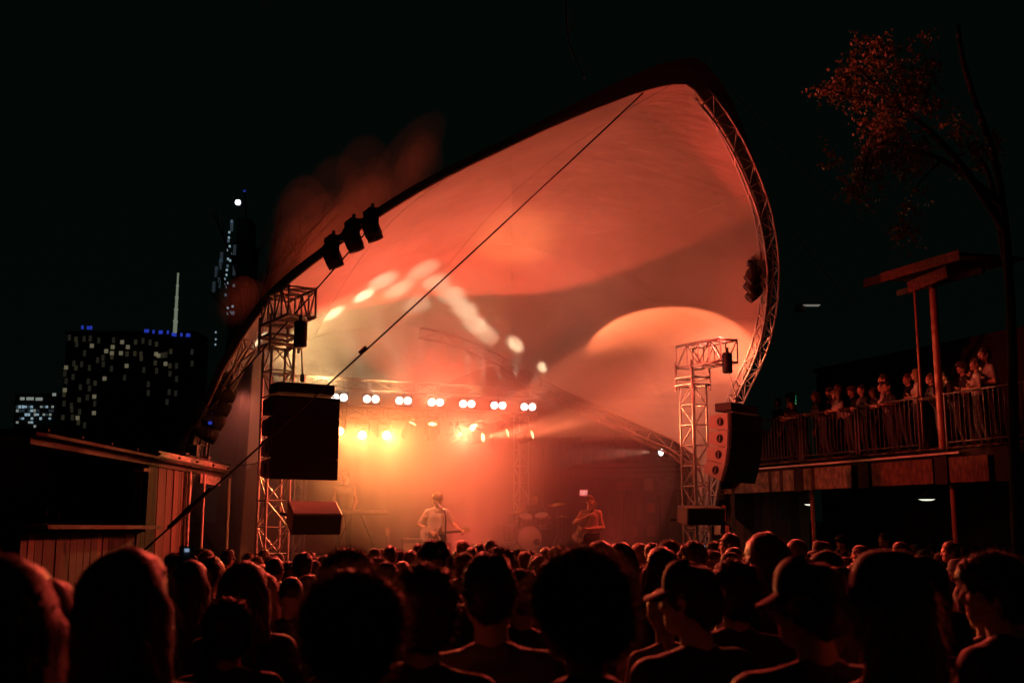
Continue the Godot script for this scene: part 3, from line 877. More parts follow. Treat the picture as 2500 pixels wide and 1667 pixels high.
func leafy(o: Node3D, blobs: Array, m: Material, size: float, per: float):
	var st := start()
	for b in blobs:
		var c: Vector3 = b[0]
		var r: float = b[1]
		# twigs with leaves in sprays, not evenly spread
		var n := int(per * b[2])
		for s in n:
			var dir := Vector3(rng.randfn(), rng.randfn(), rng.randfn()).normalized()
			var p := c + dir * r * pow(rng.randf(), .6) * Vector3(1, .85, 1)
			var grow := Vector3(rng.randf_range(-1, 1), rng.randf_range(-1.2, .3), rng.randf_range(-1, 1)).normalized()
			for k in rng.randi_range(4, 8):
				p += grow * size * .8
				var ax := Vector3(rng.randfn(), rng.randfn(), rng.randfn()).normalized()
				var q := ax.cross(grow + Vector3(.01, .3, .1)).normalized()
				var l := size * rng.randf_range(.7, 1.3)
				var w := l * .42
				var t0 := p
				var t1 := p + ax * l
				var m1 := p + ax * l * .5 + q * w
				var m2 := p + ax * l * .5 - q * w + grow.cross(ax) * w * .3
				for v in [t0, m1, t1, t0, t1, m2]: st.add_vertex(v - o.position)
	st.generate_normals()
	var lv := obj("crown", st.commit(), m, o)
	lv.set_meta("kind", "stuff")

func limb(o: Node3D, pts: Array, r0: float, r1: float, m: Material, name := "limb"):
	var l := []
	for p in pts: l.append(p - o.position)
	var e := []
	for i in 13: e.append(path_at(l, i / 12.0))
	tube(name, e, r0, r1, m, o, 7)

func build_trees():
	var d := 15.5
	var foot := at(2490, 1400, d)
	foot.y = 0
	var t := thing("leafy_tree", "tree with small red lit leaves hanging above the balcony roof", "tree", foot)
	limb(t, [foot, at(2478, 1150, d), at(2470, 760, d), at(2440, 430, d), at(2360, 180, d), at(2340, 60, d)], .09, .03, M.bark, "trunk")
	limb(t, [at(2455, 560, d), at(2330, 380, d - .3), at(2200, 260, d), at(2075, 150, d)], .07, .015, M.bark)
	limb(t, [at(2450, 500, d), at(2300, 390, d), at(2140, 350, d), at(2110, 440, d)], .06, .012, M.bark)
	limb(t, [at(2470, 720, d), at(2420, 440, d + .5), at(2370, 360, d + .5)], .06, .02, M.bark)
	limb(t, [at(2200, 270, d), at(2060, 230, d), at(1985, 205, d)], .025, .006, M.bark)
	limb(t, [at(2300, 390, d), at(2230, 470, d), at(2190, 590, d)], .02, .005, M.bark)
	var bl := []
	for q in [[2085, 90, .1, .3], [2120, 105, .15, .5], [2075, 130, .16, .5], [2140, 135, .18, .6], [2040, 180, .14, .5], [2095, 165, .22, .9], [1990, 208, .07, .3], [2010, 215, .09, .4], [2045, 215, .15, .7], [2080, 235, .12, .5], [2125, 210, .2, .8], [2175, 165, .15, .5], [2205, 145, .08, .25], [2200, 200, .2, .8], [2240, 175, .18, .6], [2160, 235, .22, 1.0], [2215, 240, .2, .9], [2255, 255, .14, .5], [2260, 150, .1, .2], [2230, 85, .06, .15], [2145, 290, .14, .5], [2180, 275, .12, .4], [2150, 330, .24, 1.4], [2110, 310, .14, .7], [2130, 365, .24, 1.4], [2095, 385, .17, .8], [2170, 380, .15, .6], [2070, 440, .11, .5], [2055, 450, .09, .5], [2110, 420, .14, .6], [2085, 470, .08, .35], [2215, 345, .14, .5], [2210, 370, .14, .5], [2235, 350, .1, .3], [2195, 415, .09, .35], [2220, 390, .12, .4], [2010, 370, .06, .2], [2015, 400, .06, .2], [2295, 295, .1, .3], [2325, 280, .06, .2], [2320, 320, .1, .3], [2350, 345, .08, .25], [2365, 370, .1, .35], [2395, 365, .09, .3], [2400, 325, .09, .25], [2335, 395, .05, .15], [2380, 390, .08, .2], [2215, 465, .05, .2], [2200, 510, .1, .35], [2200, 545, .1, .4], [2190, 570, .07, .3], [2180, 592, .04, .15], [2090, 490, .03, .1], [2420, 365, .07, .15]]:
		bl.append([at(q[0] + 22, q[1], d + rng.randf_range(-.5, .5)), q[2] * 1.25, q[3]])
	leafy(t, bl, M.leaf, .055, 42)
	# bare tree behind the left edge of the canopy
	var f2 := at(560, 1400, 23.5)
	f2.y = 0
	var b := thing("bare_tree", "bare branching tree dim against red smoke left of the canopy", "tree", f2)
	limb(b, [f2, at(585, 1150, 23.5), at(600, 950, 23.5), at(610, 820, 23.5)], .16, .1, M.bark, "trunk")
	for k in 15:
		var s := at(600 + rng.randf_range(-6, 10), rng.randf_range(820, 930), 23.5)
		var e := Vector2(rng.randf_range(490, 800), rng.randf_range(480, 720) + absf(k - 7) * 8)
		var m := Vector2(lerpf(605, e.x, .4) + rng.randf_range(-14, 14), lerpf(850, e.y, .55))
		limb(b, [s, at(m.x, m.y, 23.5 + rng.randf_range(-.5, 1)), at(e.x, e.y, 23.5 + rng.randf_range(-.8, 1.2))], .045, .008, M.bark)
		for j in 3:
			var u := rng.randf_range(.35, .9)
			var q := m.lerp(e, u)
			limb(b, [at(q.x, q.y, 23.5), at(q.x + rng.randf_range(-30, 30), q.y - rng.randf_range(30, 90), 23.7)], .014, .004, M.bark, "twig")
	# a twig hanging into the picture from above
	var tw := thing("hanging_twig", "single bare twig hanging down above the canopy peak", "twig", at(1380, -30, 12))
	limb(tw, [at(1380, -30, 12), at(1386, 85, 12), at(1404, 140, 12), at(1426, 190, 12)], .012, .006, M.bark, "stem")
	limb(tw, [at(1386, 85, 12), at(1400, 60, 12), at(1405, 20, 12)], .006, .003, M.bark, "side_shoot")
	limb(tw, [at(1418, 175, 12), at(1430, 172, 12)], .006, .003, M.bark, "side_shoot")
	var tw2 := thing("hanging_twig", "short bare twig hanging at the top edge, left of the peak", "twig", at(640, -30, 12))
	limb(tw2, [at(650, -30, 12), at(643, 5, 12), at(634, 22, 12)], .008, .004, M.bark, "stem")
	limb(tw2, [at(643, 5, 12), at(652, 14, 12)], .004, .002, M.bark, "side_shoot")

# ---------------------------------------------------------------- people
# a body is a field of tapered capsules and ellipsoids, joined smoothly and meshed as surface nets
# prim: [kind 0 capsule / 1 ellipsoid / 2 ellipsoid cut away, a, b, ra, rb, blend, colour]
func nets(prims: Array, h: float) -> Array:
	var lo := Vector3.ONE * 1e9
	var hi := -lo
	for p in prims:
		var a: Vector3 = p[1]
		var b: Vector3 = p[2]
		if p[0] == 0:
			var r: float = maxf(p[3], p[4])
			lo = lo.min(a.min(b) - Vector3.ONE * r)
			hi = hi.max(a.max(b) + Vector3.ONE * r)
		elif p[0] == 1:
			lo = lo.min(a - b)
			hi = hi.max(a + b)
	lo -= Vector3.ONE * h * 2.5
	hi += Vector3.ONE * h * 2.5
	var nx := int((hi.x - lo.x) / h) + 1
	var ny := int((hi.y - lo.y) / h) + 1
	var nz := int((hi.z - lo.z) / h) + 1
	var d := PackedFloat32Array()
	d.resize(nx * ny * nz)
	d.fill(0.2)
	var near := d.duplicate()
	var col := PackedByteArray()
	col.resize(nx * ny * nz)
	for p in prims:
		var kind: int = p[0]
		var a: Vector3 = p[1]
		var b: Vector3 = p[2]
		var ra: float = p[3]
		var rb: float = p[4]
		var k: float = p[5]
		var c: int = p[6]
		var m := k + h * 2.0
		var p0 := a - b - Vector3.ONE * m
		var p1 := a + b + Vector3.ONE * m
		var ab := b - a
		var l2 := maxf(ab.length_squared(), 1e-9)
		if kind == 0:
			var r := Vector3.ONE * (maxf(ra, rb) + m)
			p0 = a.min(b) - r
			p1 = a.max(b) + r
		var x0 := maxi(int((p0.x - lo.x) / h), 0)
		var x1 := mini(int((p1.x - lo.x) / h) + 1, nx - 1)
		var y0 := maxi(int((p0.y - lo.y) / h), 0)
		var y1 := mini(int((p1.y - lo.y) / h) + 1, ny - 1)
		var z0 := maxi(int((p0.z - lo.z) / h), 0)
		var z1 := mini(int((p1.z - lo.z) / h) + 1, nz - 1)
		for z in range(z0, z1 + 1):
			for y in range(y0, y1 + 1):
				var row := nx * (y + ny * z)
				for x in range(x0, x1 + 1):
					var q := lo + Vector3(x, y, z) * h
					var s: float
					if kind == 0:
						var t := clampf((q - a).dot(ab) / l2, 0.0, 1.0)
						s = (q - a - ab * t).length() - ra - (rb - ra) * t
					else:
						var u := (q - a) / b
						var k0 := u.length()
						s = k0 * (k0 - 1.0) / maxf((u / b).length(), 1e-6)
					var i := row + x
					if kind == 2:
						var e2 := maxf(k - absf(d[i] + s), 0.0) / k
						d[i] = maxf(d[i], -s) + e2 * e2 * k * 0.25
					else:
						var e := maxf(k - absf(d[i] - s), 0.0) / k
						d[i] = minf(d[i], s) - e * e * k * 0.25
						if s < near[i]:
							near[i] = s
							col[i] = c
	var off := [0, 1, nx, nx + 1, nx * ny, nx * ny + 1, nx * ny + nx, nx * ny + nx + 1]
	var corner := [Vector3(0, 0, 0), Vector3(1, 0, 0), Vector3(0, 1, 0), Vector3(1, 1, 0), Vector3(0, 0, 1), Vector3(1, 0, 1), Vector3(0, 1, 1), Vector3(1, 1, 1)]
	var edges := [[0, 1], [2, 3], [4, 5], [6, 7], [0, 2], [1, 3], [4, 6], [5, 7], [0, 4], [1, 5], [2, 6], [3, 7]]
	var id := PackedInt32Array()
	id.resize(nx * ny * nz)
	id.fill(-1)
	var v := PackedVector3Array()
	var cc := PackedByteArray()
	for z in nz - 1:
		for y in ny - 1:
			var row := nx * (y + ny * z)
			for x in nx - 1:
				var i := row + x
				var n := 0
				for o in off:
					if d[i + o] < 0.0: n += 1
				if n == 0 or n == 8: continue
				var sum := Vector3.ZERO
				var cnt := 0
				var bi := i
				var bd := 1e9
				for e in edges:
					var f0 := d[i + off[e[0]]]
					var f1 := d[i + off[e[1]]]
					if (f0 < 0.0) != (f1 < 0.0):
						sum += (corner[e[0]] as Vector3).lerp(corner[e[1]], f0 / (f0 - f1))
						cnt += 1
				for o in off:
					if near[i + o] < bd:
						bd = near[i + o]
						bi = i + o
				id[i] = v.size()
				v.append(lo + (Vector3(x, y, z) + sum / cnt) * h)
				cc.append(col[bi])
	var idx := PackedInt32Array()
	var step := [1, nx, nx * ny]
	for z in range(1, nz - 1):
		for y in range(1, ny - 1):
			var row := nx * (y + ny * z)
			for x in range(1, nx - 1):
				var i := row + x
				for ax in 3:
					var f0 := d[i] < 0.0
					if f0 == (d[i + step[ax]] < 0.0): continue
					var su: int = step[(ax + 1) % 3]
					var sw: int = step[(ax + 2) % 3]
					var q := [id[i - su - sw], id[i - sw], id[i], id[i - su]]
					if f0: idx.append_array([q[0], q[2], q[1], q[0], q[3], q[2]])
					else: idx.append_array([q[0], q[1], q[2], q[0], q[2], q[3]])
	var nrm := PackedVector3Array()
	nrm.resize(v.size())
	for t in range(0, idx.size(), 3):
		var n := (v[idx[t + 2]] - v[idx[t]]).cross(v[idx[t + 1]] - v[idx[t]])
		for j in 3: nrm[idx[t + j]] += n
	for j in nrm.size(): nrm[j] = nrm[j].normalized()
	return [v, nrm, cc, idx]

func join(into: Array, g: Array, x: Transform3D, mirror := false):
	var base: int = into[0].size()
	var f := Vector3(-1, 1, 1) if mirror else Vector3.ONE
	for p in g[0]: into[0].append(x * (p * f))
	for n in g[1]: into[1].append((x.basis * (n * f)).normalized())
	for k in g[2]: into[2].append(k)
	var t: PackedInt32Array = g[3]
	for i in range(0, t.size(), 3):
		into[3].append(base + t[i])
		into[3].append(base + (t[i + 2] if mirror else t[i + 1]))
		into[3].append(base + (t[i + 1] if mirror else t[i + 2]))

func painted(g: Array, palette: Array) -> ArrayMesh:      # colours: skin, shirt, trousers, shoes, lips, eye, iris
	var c := PackedColorArray()
	for k in g[2]: c.append(palette[k])
	var a := []
	a.resize(Mesh.ARRAY_MAX)
	a[Mesh.ARRAY_VERTEX] = PackedVector3Array(g[0])
	a[Mesh.ARRAY_NORMAL] = PackedVector3Array(g[1])
	a[Mesh.ARRAY_COLOR] = c
	a[Mesh.ARRAY_INDEX] = PackedInt32Array(g[3])
	var m := ArrayMesh.new()
	m.add_surface_from_arrays(Mesh.PRIMITIVE_TRIANGLES, a)
	return m

var head_man: Array
var head_woman: Array
var hand_loose: Array
var hand_grip: Array

# the head: origin at the base of the skull's pivot, face towards -z, crown at y = .237
func head_field(woman: bool) -> Array:
	var j := .9 if woman else 1.0
	var p := []
	p.append([1, Vector3(0, .145, .012), Vector3(.076, .092, .096), 0, 0, .01, 0])
	p.append([1, Vector3(0, .12, -.035), Vector3(.066, .075, .058), 0, 0, .02, 0])
	p.append([0, Vector3(0, .07, -.045), Vector3(0, .042, -.062), .052 * j, .03 * j, .03, 0])
	for s in [-1.0, 1.0]:
		p.append([0, Vector3(s * .05 * j, .075, .0), Vector3(s * .02, .045, -.055), .03 * j, .026 * j, .03, 0])
		p.append([0, Vector3(s * .05, .105, -.062), Vector3(s * .055, .1, -.04), .02, .02, .02, 0])
	p.append([0, Vector3(-.036, .143, -.082), Vector3(.036, .143, -.082), .012, .012, .015, 0])
	for s in [-1.0, 1.0]: p.append([2, Vector3(s * .032, .126, -.098), Vector3(.018, .012, .018), 0, 0, .012, 0])
	p.append([0, Vector3(0, .128, -.092), Vector3(0, .096, -.108), .009, .012, .012, 0])
	for s in [-1.0, 1.0]: p.append([0, Vector3(s * .009, .092, -.098), Vector3(s * .011, .091, -.094), .009, .008, .008, 0])
	for s in [-1.0, 1.0]:
		p.append([1, Vector3(s * .031, .126, -.08), Vector3(.0125, .0115, .0125), 0, 0, .002, 5])
		p.append([1, Vector3(s * .031, .126, -.09), Vector3(.0055, .0055, .005), 0, 0, .002, 6])
	p.append([0, Vector3(-.018, .066, -.086), Vector3(.018, .066, -.086), .0075, .0075, .006, 4])
	p.append([0, Vector3(-.013, .057, -.086), Vector3(.013, .057, -.086), .008, .008, .006, 4])
	for s in [-1.0, 1.0]:
		p.append([1, Vector3(s * .08, .115, .012), Vector3(.009, .032, .02), 0, 0, .008, 0])
		p.append([1, Vector3(s * .086, .13, .018), Vector3(.008, .016, .012), 0, 0, .008, 0])
		p.append([2, Vector3(s * .09, .117, .008), Vector3(.006, .016, .009), 0, 0, .005, 0])
	p.append([0, Vector3(0, -.07, .022), Vector3(0, .06, .012), .058 * (.86 if woman else 1.0), .053 * j, .03, 0])
	return p

# a right hand: wrist at the origin, fingers along -y, palm towards -x, thumb on the -z side
func hand_field(curl: float) -> Array:
	var p := []
	var zs := [-.030, -.010, .010, .028]
	var ln := [.072, .080, .075, .058]
	for f in 4:
		var k := Vector3(0, -.088 + absf(f - 1.2) * .004, zs[f])
		p.append([0, Vector3(0, -.005, zs[f] * .55), k, .015, .0115, .012, 0])
		var a := curl * (.75 + f * .06)
		var q := k
		for s in 3:
			a += curl * [.0, .55, .45][s]
			var e: Vector3 = q + Vector3(-sin(a), -cos(a), zs[f] * .35) * (ln[f] * [.45, .32, .25][s])
			p.append([0, q, e, .0095 - s * .0008, .0088 - s * .0008, .003, 0])
			q = e
	var t0 := Vector3(-.006, -.02, -.022)
	var t1 := t0 + Vector3(-.012, -.035, -.026)
	var t2 := t1 + Vector3(-.012 - curl * .01, -.028, -.008 + curl * .012)
	var t3 := t2 + Vector3(-.006 - curl * .008, -.022, .002 + curl * .012)
	p.append([0, t0, t1, .016, .0125, .012, 0])
	p.append([0, t1, t2, .0115, .0105, .004, 0])
	p.append([0, t2, t3, .0102, .009, .004, 0])
	p.append([0, Vector3(0, .03, 0), Vector3(0, -.01, 0), .026, .024, .01, 0])
	return p

# pose: sh, el, wr, hip, kn, an arrays for [right, left]; neck, head (Basis), thumb (Array), grip, sleeve
func body(pose: Dictionary, woman: bool, wide := 1.0) -> Array:
	var p := []
	var sp: Vector3 = pose.get("lean", Vector3.ZERO)          # how far the neck base is carried forward
	var neck := Vector3(0, 1.475, .015) + sp
	var mid := Vector3(0, 1.12, 0) + sp * .45
	var hip: float = pose.get("hip_y", .93)
	var drop := hip - .93
	neck.y += drop
	mid.y += drop
	var hz: float = pose.get("hip_z", 0.0)
	neck.z += hz
	mid.z += hz
	var w := wide * (.9 if woman else 1.0)
	for s in [-1.0, 1.0]:
		p.append([0, Vector3(s * .075 * w, hip - .01, hz), Vector3(s * .07 * w, hip + .09, hz), .108 * (1.05 if woman else wide), .1 * w, .06, 2])
		p.append([0, mid + Vector3(s * .065 * w, -.02, 0), neck + Vector3(s * .085 * w, -.17, -.01), .098 * w, .108 * w, .07, 1])
		p.append([0, Vector3(s * .07 * w, hip + .08, hz), mid + Vector3(s * .068 * w, .02, 0), .105 * w, .098 * w, .05, 1])
		p.append([0, neck + Vector3(s * .03, -.03, .0), neck + Vector3(s * .165 * w, -.065, .0), .05, .058 * w, .05, 1])
		if woman: p.append([1, neck + Vector3(s * .065, -.2, -.085), Vector3(.06, .06, .05), 0, 0, .04, 1])
	if not pose.has("bare"):                              # the collar or hood of a jacket
		p.append([0, neck + Vector3(-.045, -.015, .035), neck + Vector3(.045, -.015, .035), .045, .045, .03, 1])
		for s in [-1.0, 1.0]: p.append([0, neck + Vector3(s * .055, -.02, .03), neck + Vector3(s * .03, -.05, -.05), .032, .026, .02, 1])
	var sk: int = pose.get("bare", 1)
	for k in 2:
		var s := 1.0 - 2.0 * k
		var sh := neck + Vector3(s * .185 * w, -.075, .005)
		var el: Vector3 = pose.el[k] + sp * pose.get("follow", 0.0)
		var wr: Vector3 = pose.wr[k] + sp * pose.get("follow", 0.0)
		var sleeve: float = pose.get("sleeve", .62)
		var cut := sh.lerp(el, sleeve) if sleeve < 1.0 else el
		p.append([0, sh, cut, .06 * w, .052 * w, .03, sk])
		if sleeve < 1.0: p.append([0, cut.lerp(sh, .05), el, .041 * w, .037 * w, .006, 0])
		var long: bool = sleeve >= 1.0
		p.append([0, el, el.lerp(wr, .35), .038 * w + (.012 if long else 0.0), .037 * w + (.01 if long else 0.0), .02, 1 if long else 0])
		p.append([0, el.lerp(wr, .35), wr, .037 * w + (.01 if long else 0.0), .025 + (.01 if long else 0.0), .015, 1 if long else 0])
		var hp := Vector3(s * .088, hip - .02, hz)
		var kn: Vector3 = pose.kn[k]
		var an: Vector3 = pose.an[k]
		p.append([0, hp, kn, .092 * w, .06, .03, 2])
		p.append([0, kn, kn.lerp(an, .3), .058, .06, .02, 2])
		p.append([0, kn.lerp(an, .3), an, .06, .05, .02, 2])
		var toe: Vector3 = pose.get("toe", Vector3(0, 0, -1))
		p.append([0, an + Vector3(0, -.035, .03), an + Vector3(0, -.045, 0) + toe * .15 + Vector3(s * .03, 0, 0), .042, .036, .02, 3])
	var out := [[], [], [], []]
	join(out, nets(p, .017), Transform3D())
	var hb: Basis = pose.get("head", Basis())
	join(out, head_woman if woman else head_man, Transform3D(hb, neck + Vector3(0, .05, -.008)))
	for k in 2:
		var s := 1.0 - 2.0 * k
		var sh := neck + Vector3(s * .185 * w, -.075, .005)
		var el: Vector3 = pose.el[k] + sp * pose.get("follow", 0.0)
		var wr: Vector3 = pose.wr[k] + sp * pose.get("follow", 0.0)
		var y: Vector3 = (el - wr).normalized()
		var hd: Array = pose.get("hand_dir", [null, null])
		if hd[k] != null: y = -(hd[k] as Vector3).normalized()
		var th: Vector3 = pose.get("thumb", [Vector3(0, 0, -1), Vector3(0, 0, -1)])[k]
		var z := -(th - y * th.dot(y)).normalized()
		var x := y.cross(z)
		join(out, hand_grip if pose.get("grip", [false, false])[k] else hand_loose, Transform3D(Basis(x, y, z), wr), k == 1)
	return [out, Transform3D(hb, neck + Vector3(0, .05, -.008))]

func stand(head := Basis(), lean := Vector3.ZERO) -> Dictionary:
	return {"el": [Vector3(.25, 1.13, .04), Vector3(-.25, 1.13, .04)], "wr": [Vector3(.255, .88, -.07), Vector3(-.255, .88, -.07)], "kn": [Vector3(.1, .5, -.02), Vector3(-.1, .5, -.01)], "an": [Vector3(.11, .09, .03), Vector3(-.11, .09, .02)], "head": head, "lean": lean}

# ---- hair, caps: all in the head's own space
func ribbon(st: SurfaceTool, pts: Array, w: float, n: Vector3):
	for i in pts.size() - 1:
		var dir: Vector3 = (pts[i + 1] - pts[i]).normalized()
		var s := dir.cross(n).normalized()
		var w0 := w * (1.0 - float(i) / (pts.size() - 1) * .8) / 2
		var w1 := w * (1.0 - float(i + 1) / (pts.size() - 1) * .8) / 2
		var q := [pts[i] - s * w0, pts[i] + s * w0, pts[i + 1] + s * w1, pts[i + 1] - s * w1]
		for k in [0, 1, 2, 0, 2, 3]:
			st.set_normal(n)
			st.add_vertex(q[k])

func hair(style: String, sd: int) -> ArrayMesh:
	var r := RandomNumberGenerator.new()
	r.seed = sd
	var p := []
	var rough := .012
	var strands := 1000
	var len := .03
	var fall := .3
	match style:
		"short":
			p = [[1, Vector3(0, .152, .014), Vector3(.084, .096, .103), 0, 0, .02, 0], [1, Vector3(0, .095, .06), Vector3(.07, .06, .05), 0, 0, .03, 0], [2, Vector3(0, .085, -.115), Vector3(.095, .095, .085), 0, 0, .02, 0]]
		"buzz":
			p = [[1, Vector3(0, .149, .013), Vector3(.08, .0925, .099), 0, 0, .02, 0], [2, Vector3(0, .085, -.11), Vector3(.095, .1, .085), 0, 0, .02, 0]]
			rough = .001
			strands = 350
			len = .006
		"curly":
			p = [[1, Vector3(0, .165, .02), Vector3(.118, .112, .122), 0, 0, .03, 0], [1, Vector3(0, .09, .07), Vector3(.1, .08, .07), 0, 0, .04, 0], [2, Vector3(0, .085, -.15), Vector3(.085, .1, .1), 0, 0, .03, 0]]
			rough = .009
			strands = 4200
			len = .042
			fall = .05
		"mop":
			p = [[1, Vector3(0, .158, .016), Vector3(.1, .1, .115), 0, 0, .03, 0], [1, Vector3(0, .08, .06), Vector3(.088, .07, .06), 0, 0, .04, 0], [1, Vector3(0, .19, -.07), Vector3(.07, .035, .04), 0, 0, .04, 0], [2, Vector3(0, .075, -.14), Vector3(.085, .085, .1), 0, 0, .03, 0]]
			rough = .012
			strands = 2400
			len = .035
			fall = .5
		"long":
			p = [[1, Vector3(0, .152, .014), Vector3(.088, .098, .106), 0, 0, .02, 0], [1, Vector3(0, .03, .055), Vector3(.1, .16, .07), 0, 0, .06, 0], [1, Vector3(0, -.12, .075), Vector3(.115, .16, .05), 0, 0, .06, 0], [0, Vector3(.085, .1, .0), Vector3(.095, -.1, .0), .03, .035, .05, 0], [0, Vector3(-.085, .1, .0), Vector3(-.095, -.1, .0), .03, .035, .05, 0], [2, Vector3(0, .075, -.13), Vector3(.08, .11, .1), 0, 0, .02, 0]]
			rough = .008
			strands = 1300
			len = .09
			fall = 2.2
		"bun":
			p = [[1, Vector3(0, .152, .014), Vector3(.083, .095, .102), 0, 0, .02, 0], [1, Vector3(0, .215, .085), Vector3(.045, .042, .042), 0, 0, .015, 0], [1, Vector3(0, .09, .06), Vector3(.068, .06, .045), 0, 0, .03, 0], [2, Vector3(0, .085, -.115), Vector3(.095, .1, .085), 0, 0, .02, 0]]
			strands = 600
		"tail":
			p = [[1, Vector3(0, .152, .014), Vector3(.083, .095, .102), 0, 0, .02, 0], [0, Vector3(0, .17, .11), Vector3(0, .12, .15), .025, .035, .02, 0], [0, Vector3(0, .12, .15), Vector3(0, -.06, .14), .036, .014, .03, 0], [2, Vector3(0, .085, -.115), Vector3(.095, .1, .085), 0, 0, .02, 0]]
			strands = 700
			len = .03
			fall = 1.0
		"under_cap":
			p = [[1, Vector3(0, .12, .018), Vector3(.083, .07, .1), 0, 0, .02, 0], [1, Vector3(0, .08, .06), Vector3(.07, .05, .045), 0, 0, .03, 0], [2, Vector3(0, .085, -.115), Vector3(.095, .12, .09), 0, 0, .02, 0]]
			strands = 500
	var g := nets(p, .0085)
	var n := FastNoiseLite.new()
	n.seed = sd
	n.frequency = 34.0 if style in ["curly", "mop"] else 14.0
	n.fractal_octaves = 3
	var st := start()
	var vs: PackedVector3Array = g[0]
	var ns: PackedVector3Array = g[1]
	for i in vs.size():
		var q := vs[i]
		vs[i] = q + ns[i] * n.get_noise_3dv(q * Vector3(1, .35 if style == "long" else 1.0, 1)) * rough * 2.0
	var tri_: PackedInt32Array = g[3]
	for i in tri_:
		st.set_normal(ns[i])
		st.add_vertex(vs[i])
	for k in strands:
		var i := r.randi() % vs.size()
		var q := vs[i]
		if style == "long" and q.y < -.2 and r.randf() < .5: continue
		var dir := (ns[i] + Vector3(r.randfn() * .5, r.randfn() * .5 - fall * .5, r.randfn() * .5)).normalized()
		var pts := [q - ns[i] * .004]
		var seg := 4 if len > .03 else 3
		for s in seg:
			dir = (dir + Vector3(r.randfn() * .35, -fall * .35 + r.randfn() * .25, r.randfn() * .35)).normalized()
			if style == "long" and dir.dot(ns[i]) < .1: dir = (dir + ns[i] * .25).normalized()
			pts.append(pts[s] + dir * len * r.randf_range(.6, 1.2) / seg)
		ribbon(st, pts, r.randf_range(.0012, .0026), (ns[i] + Vector3(r.randfn(), r.randfn(), r.randfn()) * .5).normalized())
	return st.commit()

func cap_mesh(beanie: bool) -> ArrayMesh:
	var st := start()
	st.set_smooth_group(0)
	var rows := 9
	var cols := 22
	var f := func(u: float, v: float) -> Vector3:
		var t := u * TAU
		var ph := v * PI / 2
		var hgt := .1 if not beanie else .125
		var r := pow(cos(ph), .55)
		return Vector3(sin(t) * .088 * r, .155 + sin(ph) * hgt + (.012 * cos(t) if not beanie else .0), .012 - cos(t) * .107 * r)
	for i in cols:
		for j in rows:
			quad(st, f.call(float(i) / cols, float(j) / rows), f.call(float(i) / cols, float(j + 1) / rows), f.call(float(i + 1) / cols, float(j + 1) / rows), f.call(float(i + 1) / cols, float(j) / rows))
	if beanie:
		for i in cols:                                         # the turned-up cuff
			for j in 4:
				var g := func(u: float, v: float) -> Vector3:
					var t := u * TAU
					var b: float = .006 * sin(v * PI)
					return Vector3(sin(t) * (.09 + b), .135 + v * .055, .012 - cos(t) * (.109 + b))
				quad(st, g.call(float(i) / cols, j / 4.0), g.call(float(i) / cols, (j + 1) / 4.0), g.call(float(i + 1) / cols, (j + 1) / 4.0), g.call(float(i + 1) / cols, j / 4.0))
	st.index()
	st.generate_normals()
	return st.commit()

func bill_mesh() -> ArrayMesh:
	var st := start()
	st.set_smooth_group(0)
	var n := 12
	for side in 2:
		for i in n:
			for j in 4:
				var f := func(a: int, b: int) -> Vector3:
					var t := lerpf(-1.15, 1.15, float(a) / n)
					var k := b / 4.0
					var out := .078 * k * pow(maxf(cos(t * 1.2), 0.0), .6)
					return Vector3(sin(t) * (.087 + out * .25), .163 - out * .32 - .02 * absf(sin(t)) * k - side * .004, .012 - cos(t) * .106 - out)
				if side == 0: quad(st, f.call(i, j), f.call(i + 1, j), f.call(i + 1, j + 1), f.call(i, j + 1))
				else: quad(st, f.call(i, j + 1), f.call(i + 1, j + 1), f.call(i + 1, j), f.call(i, j))
	st.index()
	st.generate_normals()
	return st.commit()

var hairs := {}
var caps := {}
var bodies := {}
var skin_tone := [Color(.42, .26, .18), Color(.5, .33, .24), Color(.3, .17, .11), Color(.13, .07, .045)]
var shirts := [Color(.03, .03, .035), Color(.07, .06, .06), Color(.14, .13, .12), Color(.05, .06, .09), Color(.16, .05, .04), Color(.4, .38, .35), Color(.02, .02, .02)]

func palette(skin: int, shirt: int) -> Array:
	var s: Color = skin_tone[skin]
	return [s, shirts[shirt], Color(.03, .035, .05), Color(.02, .02, .02), s.lerp(Color(.4, .1, .08), .5), Color(.6, .58, .55), Color(.02, .015, .01)]

func people_kit():
	head_man = nets(head_field(false), .0058)
	head_woman = nets(head_field(true), .0058)
	hand_loose = nets(hand_field(.35), .0045)
	hand_grip = nets(hand_field(1.15), .0045)
	for s in ["short", "buzz", "curly", "mop", "long", "bun", "tail", "under_cap"]:
		hairs[s] = [hair(s, 3)]
		if s in ["short", "curly", "mop", "long"]: hairs[s].append(hair(s, 8))
	caps = {"cap": cap_mesh(false), "beanie": cap_mesh(true), "bill": bill_mesh()}
	var poses := [stand(), stand(Basis(Vector3.UP, .45) * Basis(Vector3.RIGHT, -.05)), stand(Basis(Vector3.UP, -.4) * Basis(Vector3.RIGHT, -.12))]
	for w in 2:
		for k in 3: bodies["%d%d" % [w, k]] = body(poses[k], w == 1, 1.0 if w == 1 else [1.0, 1.08, .96][k])

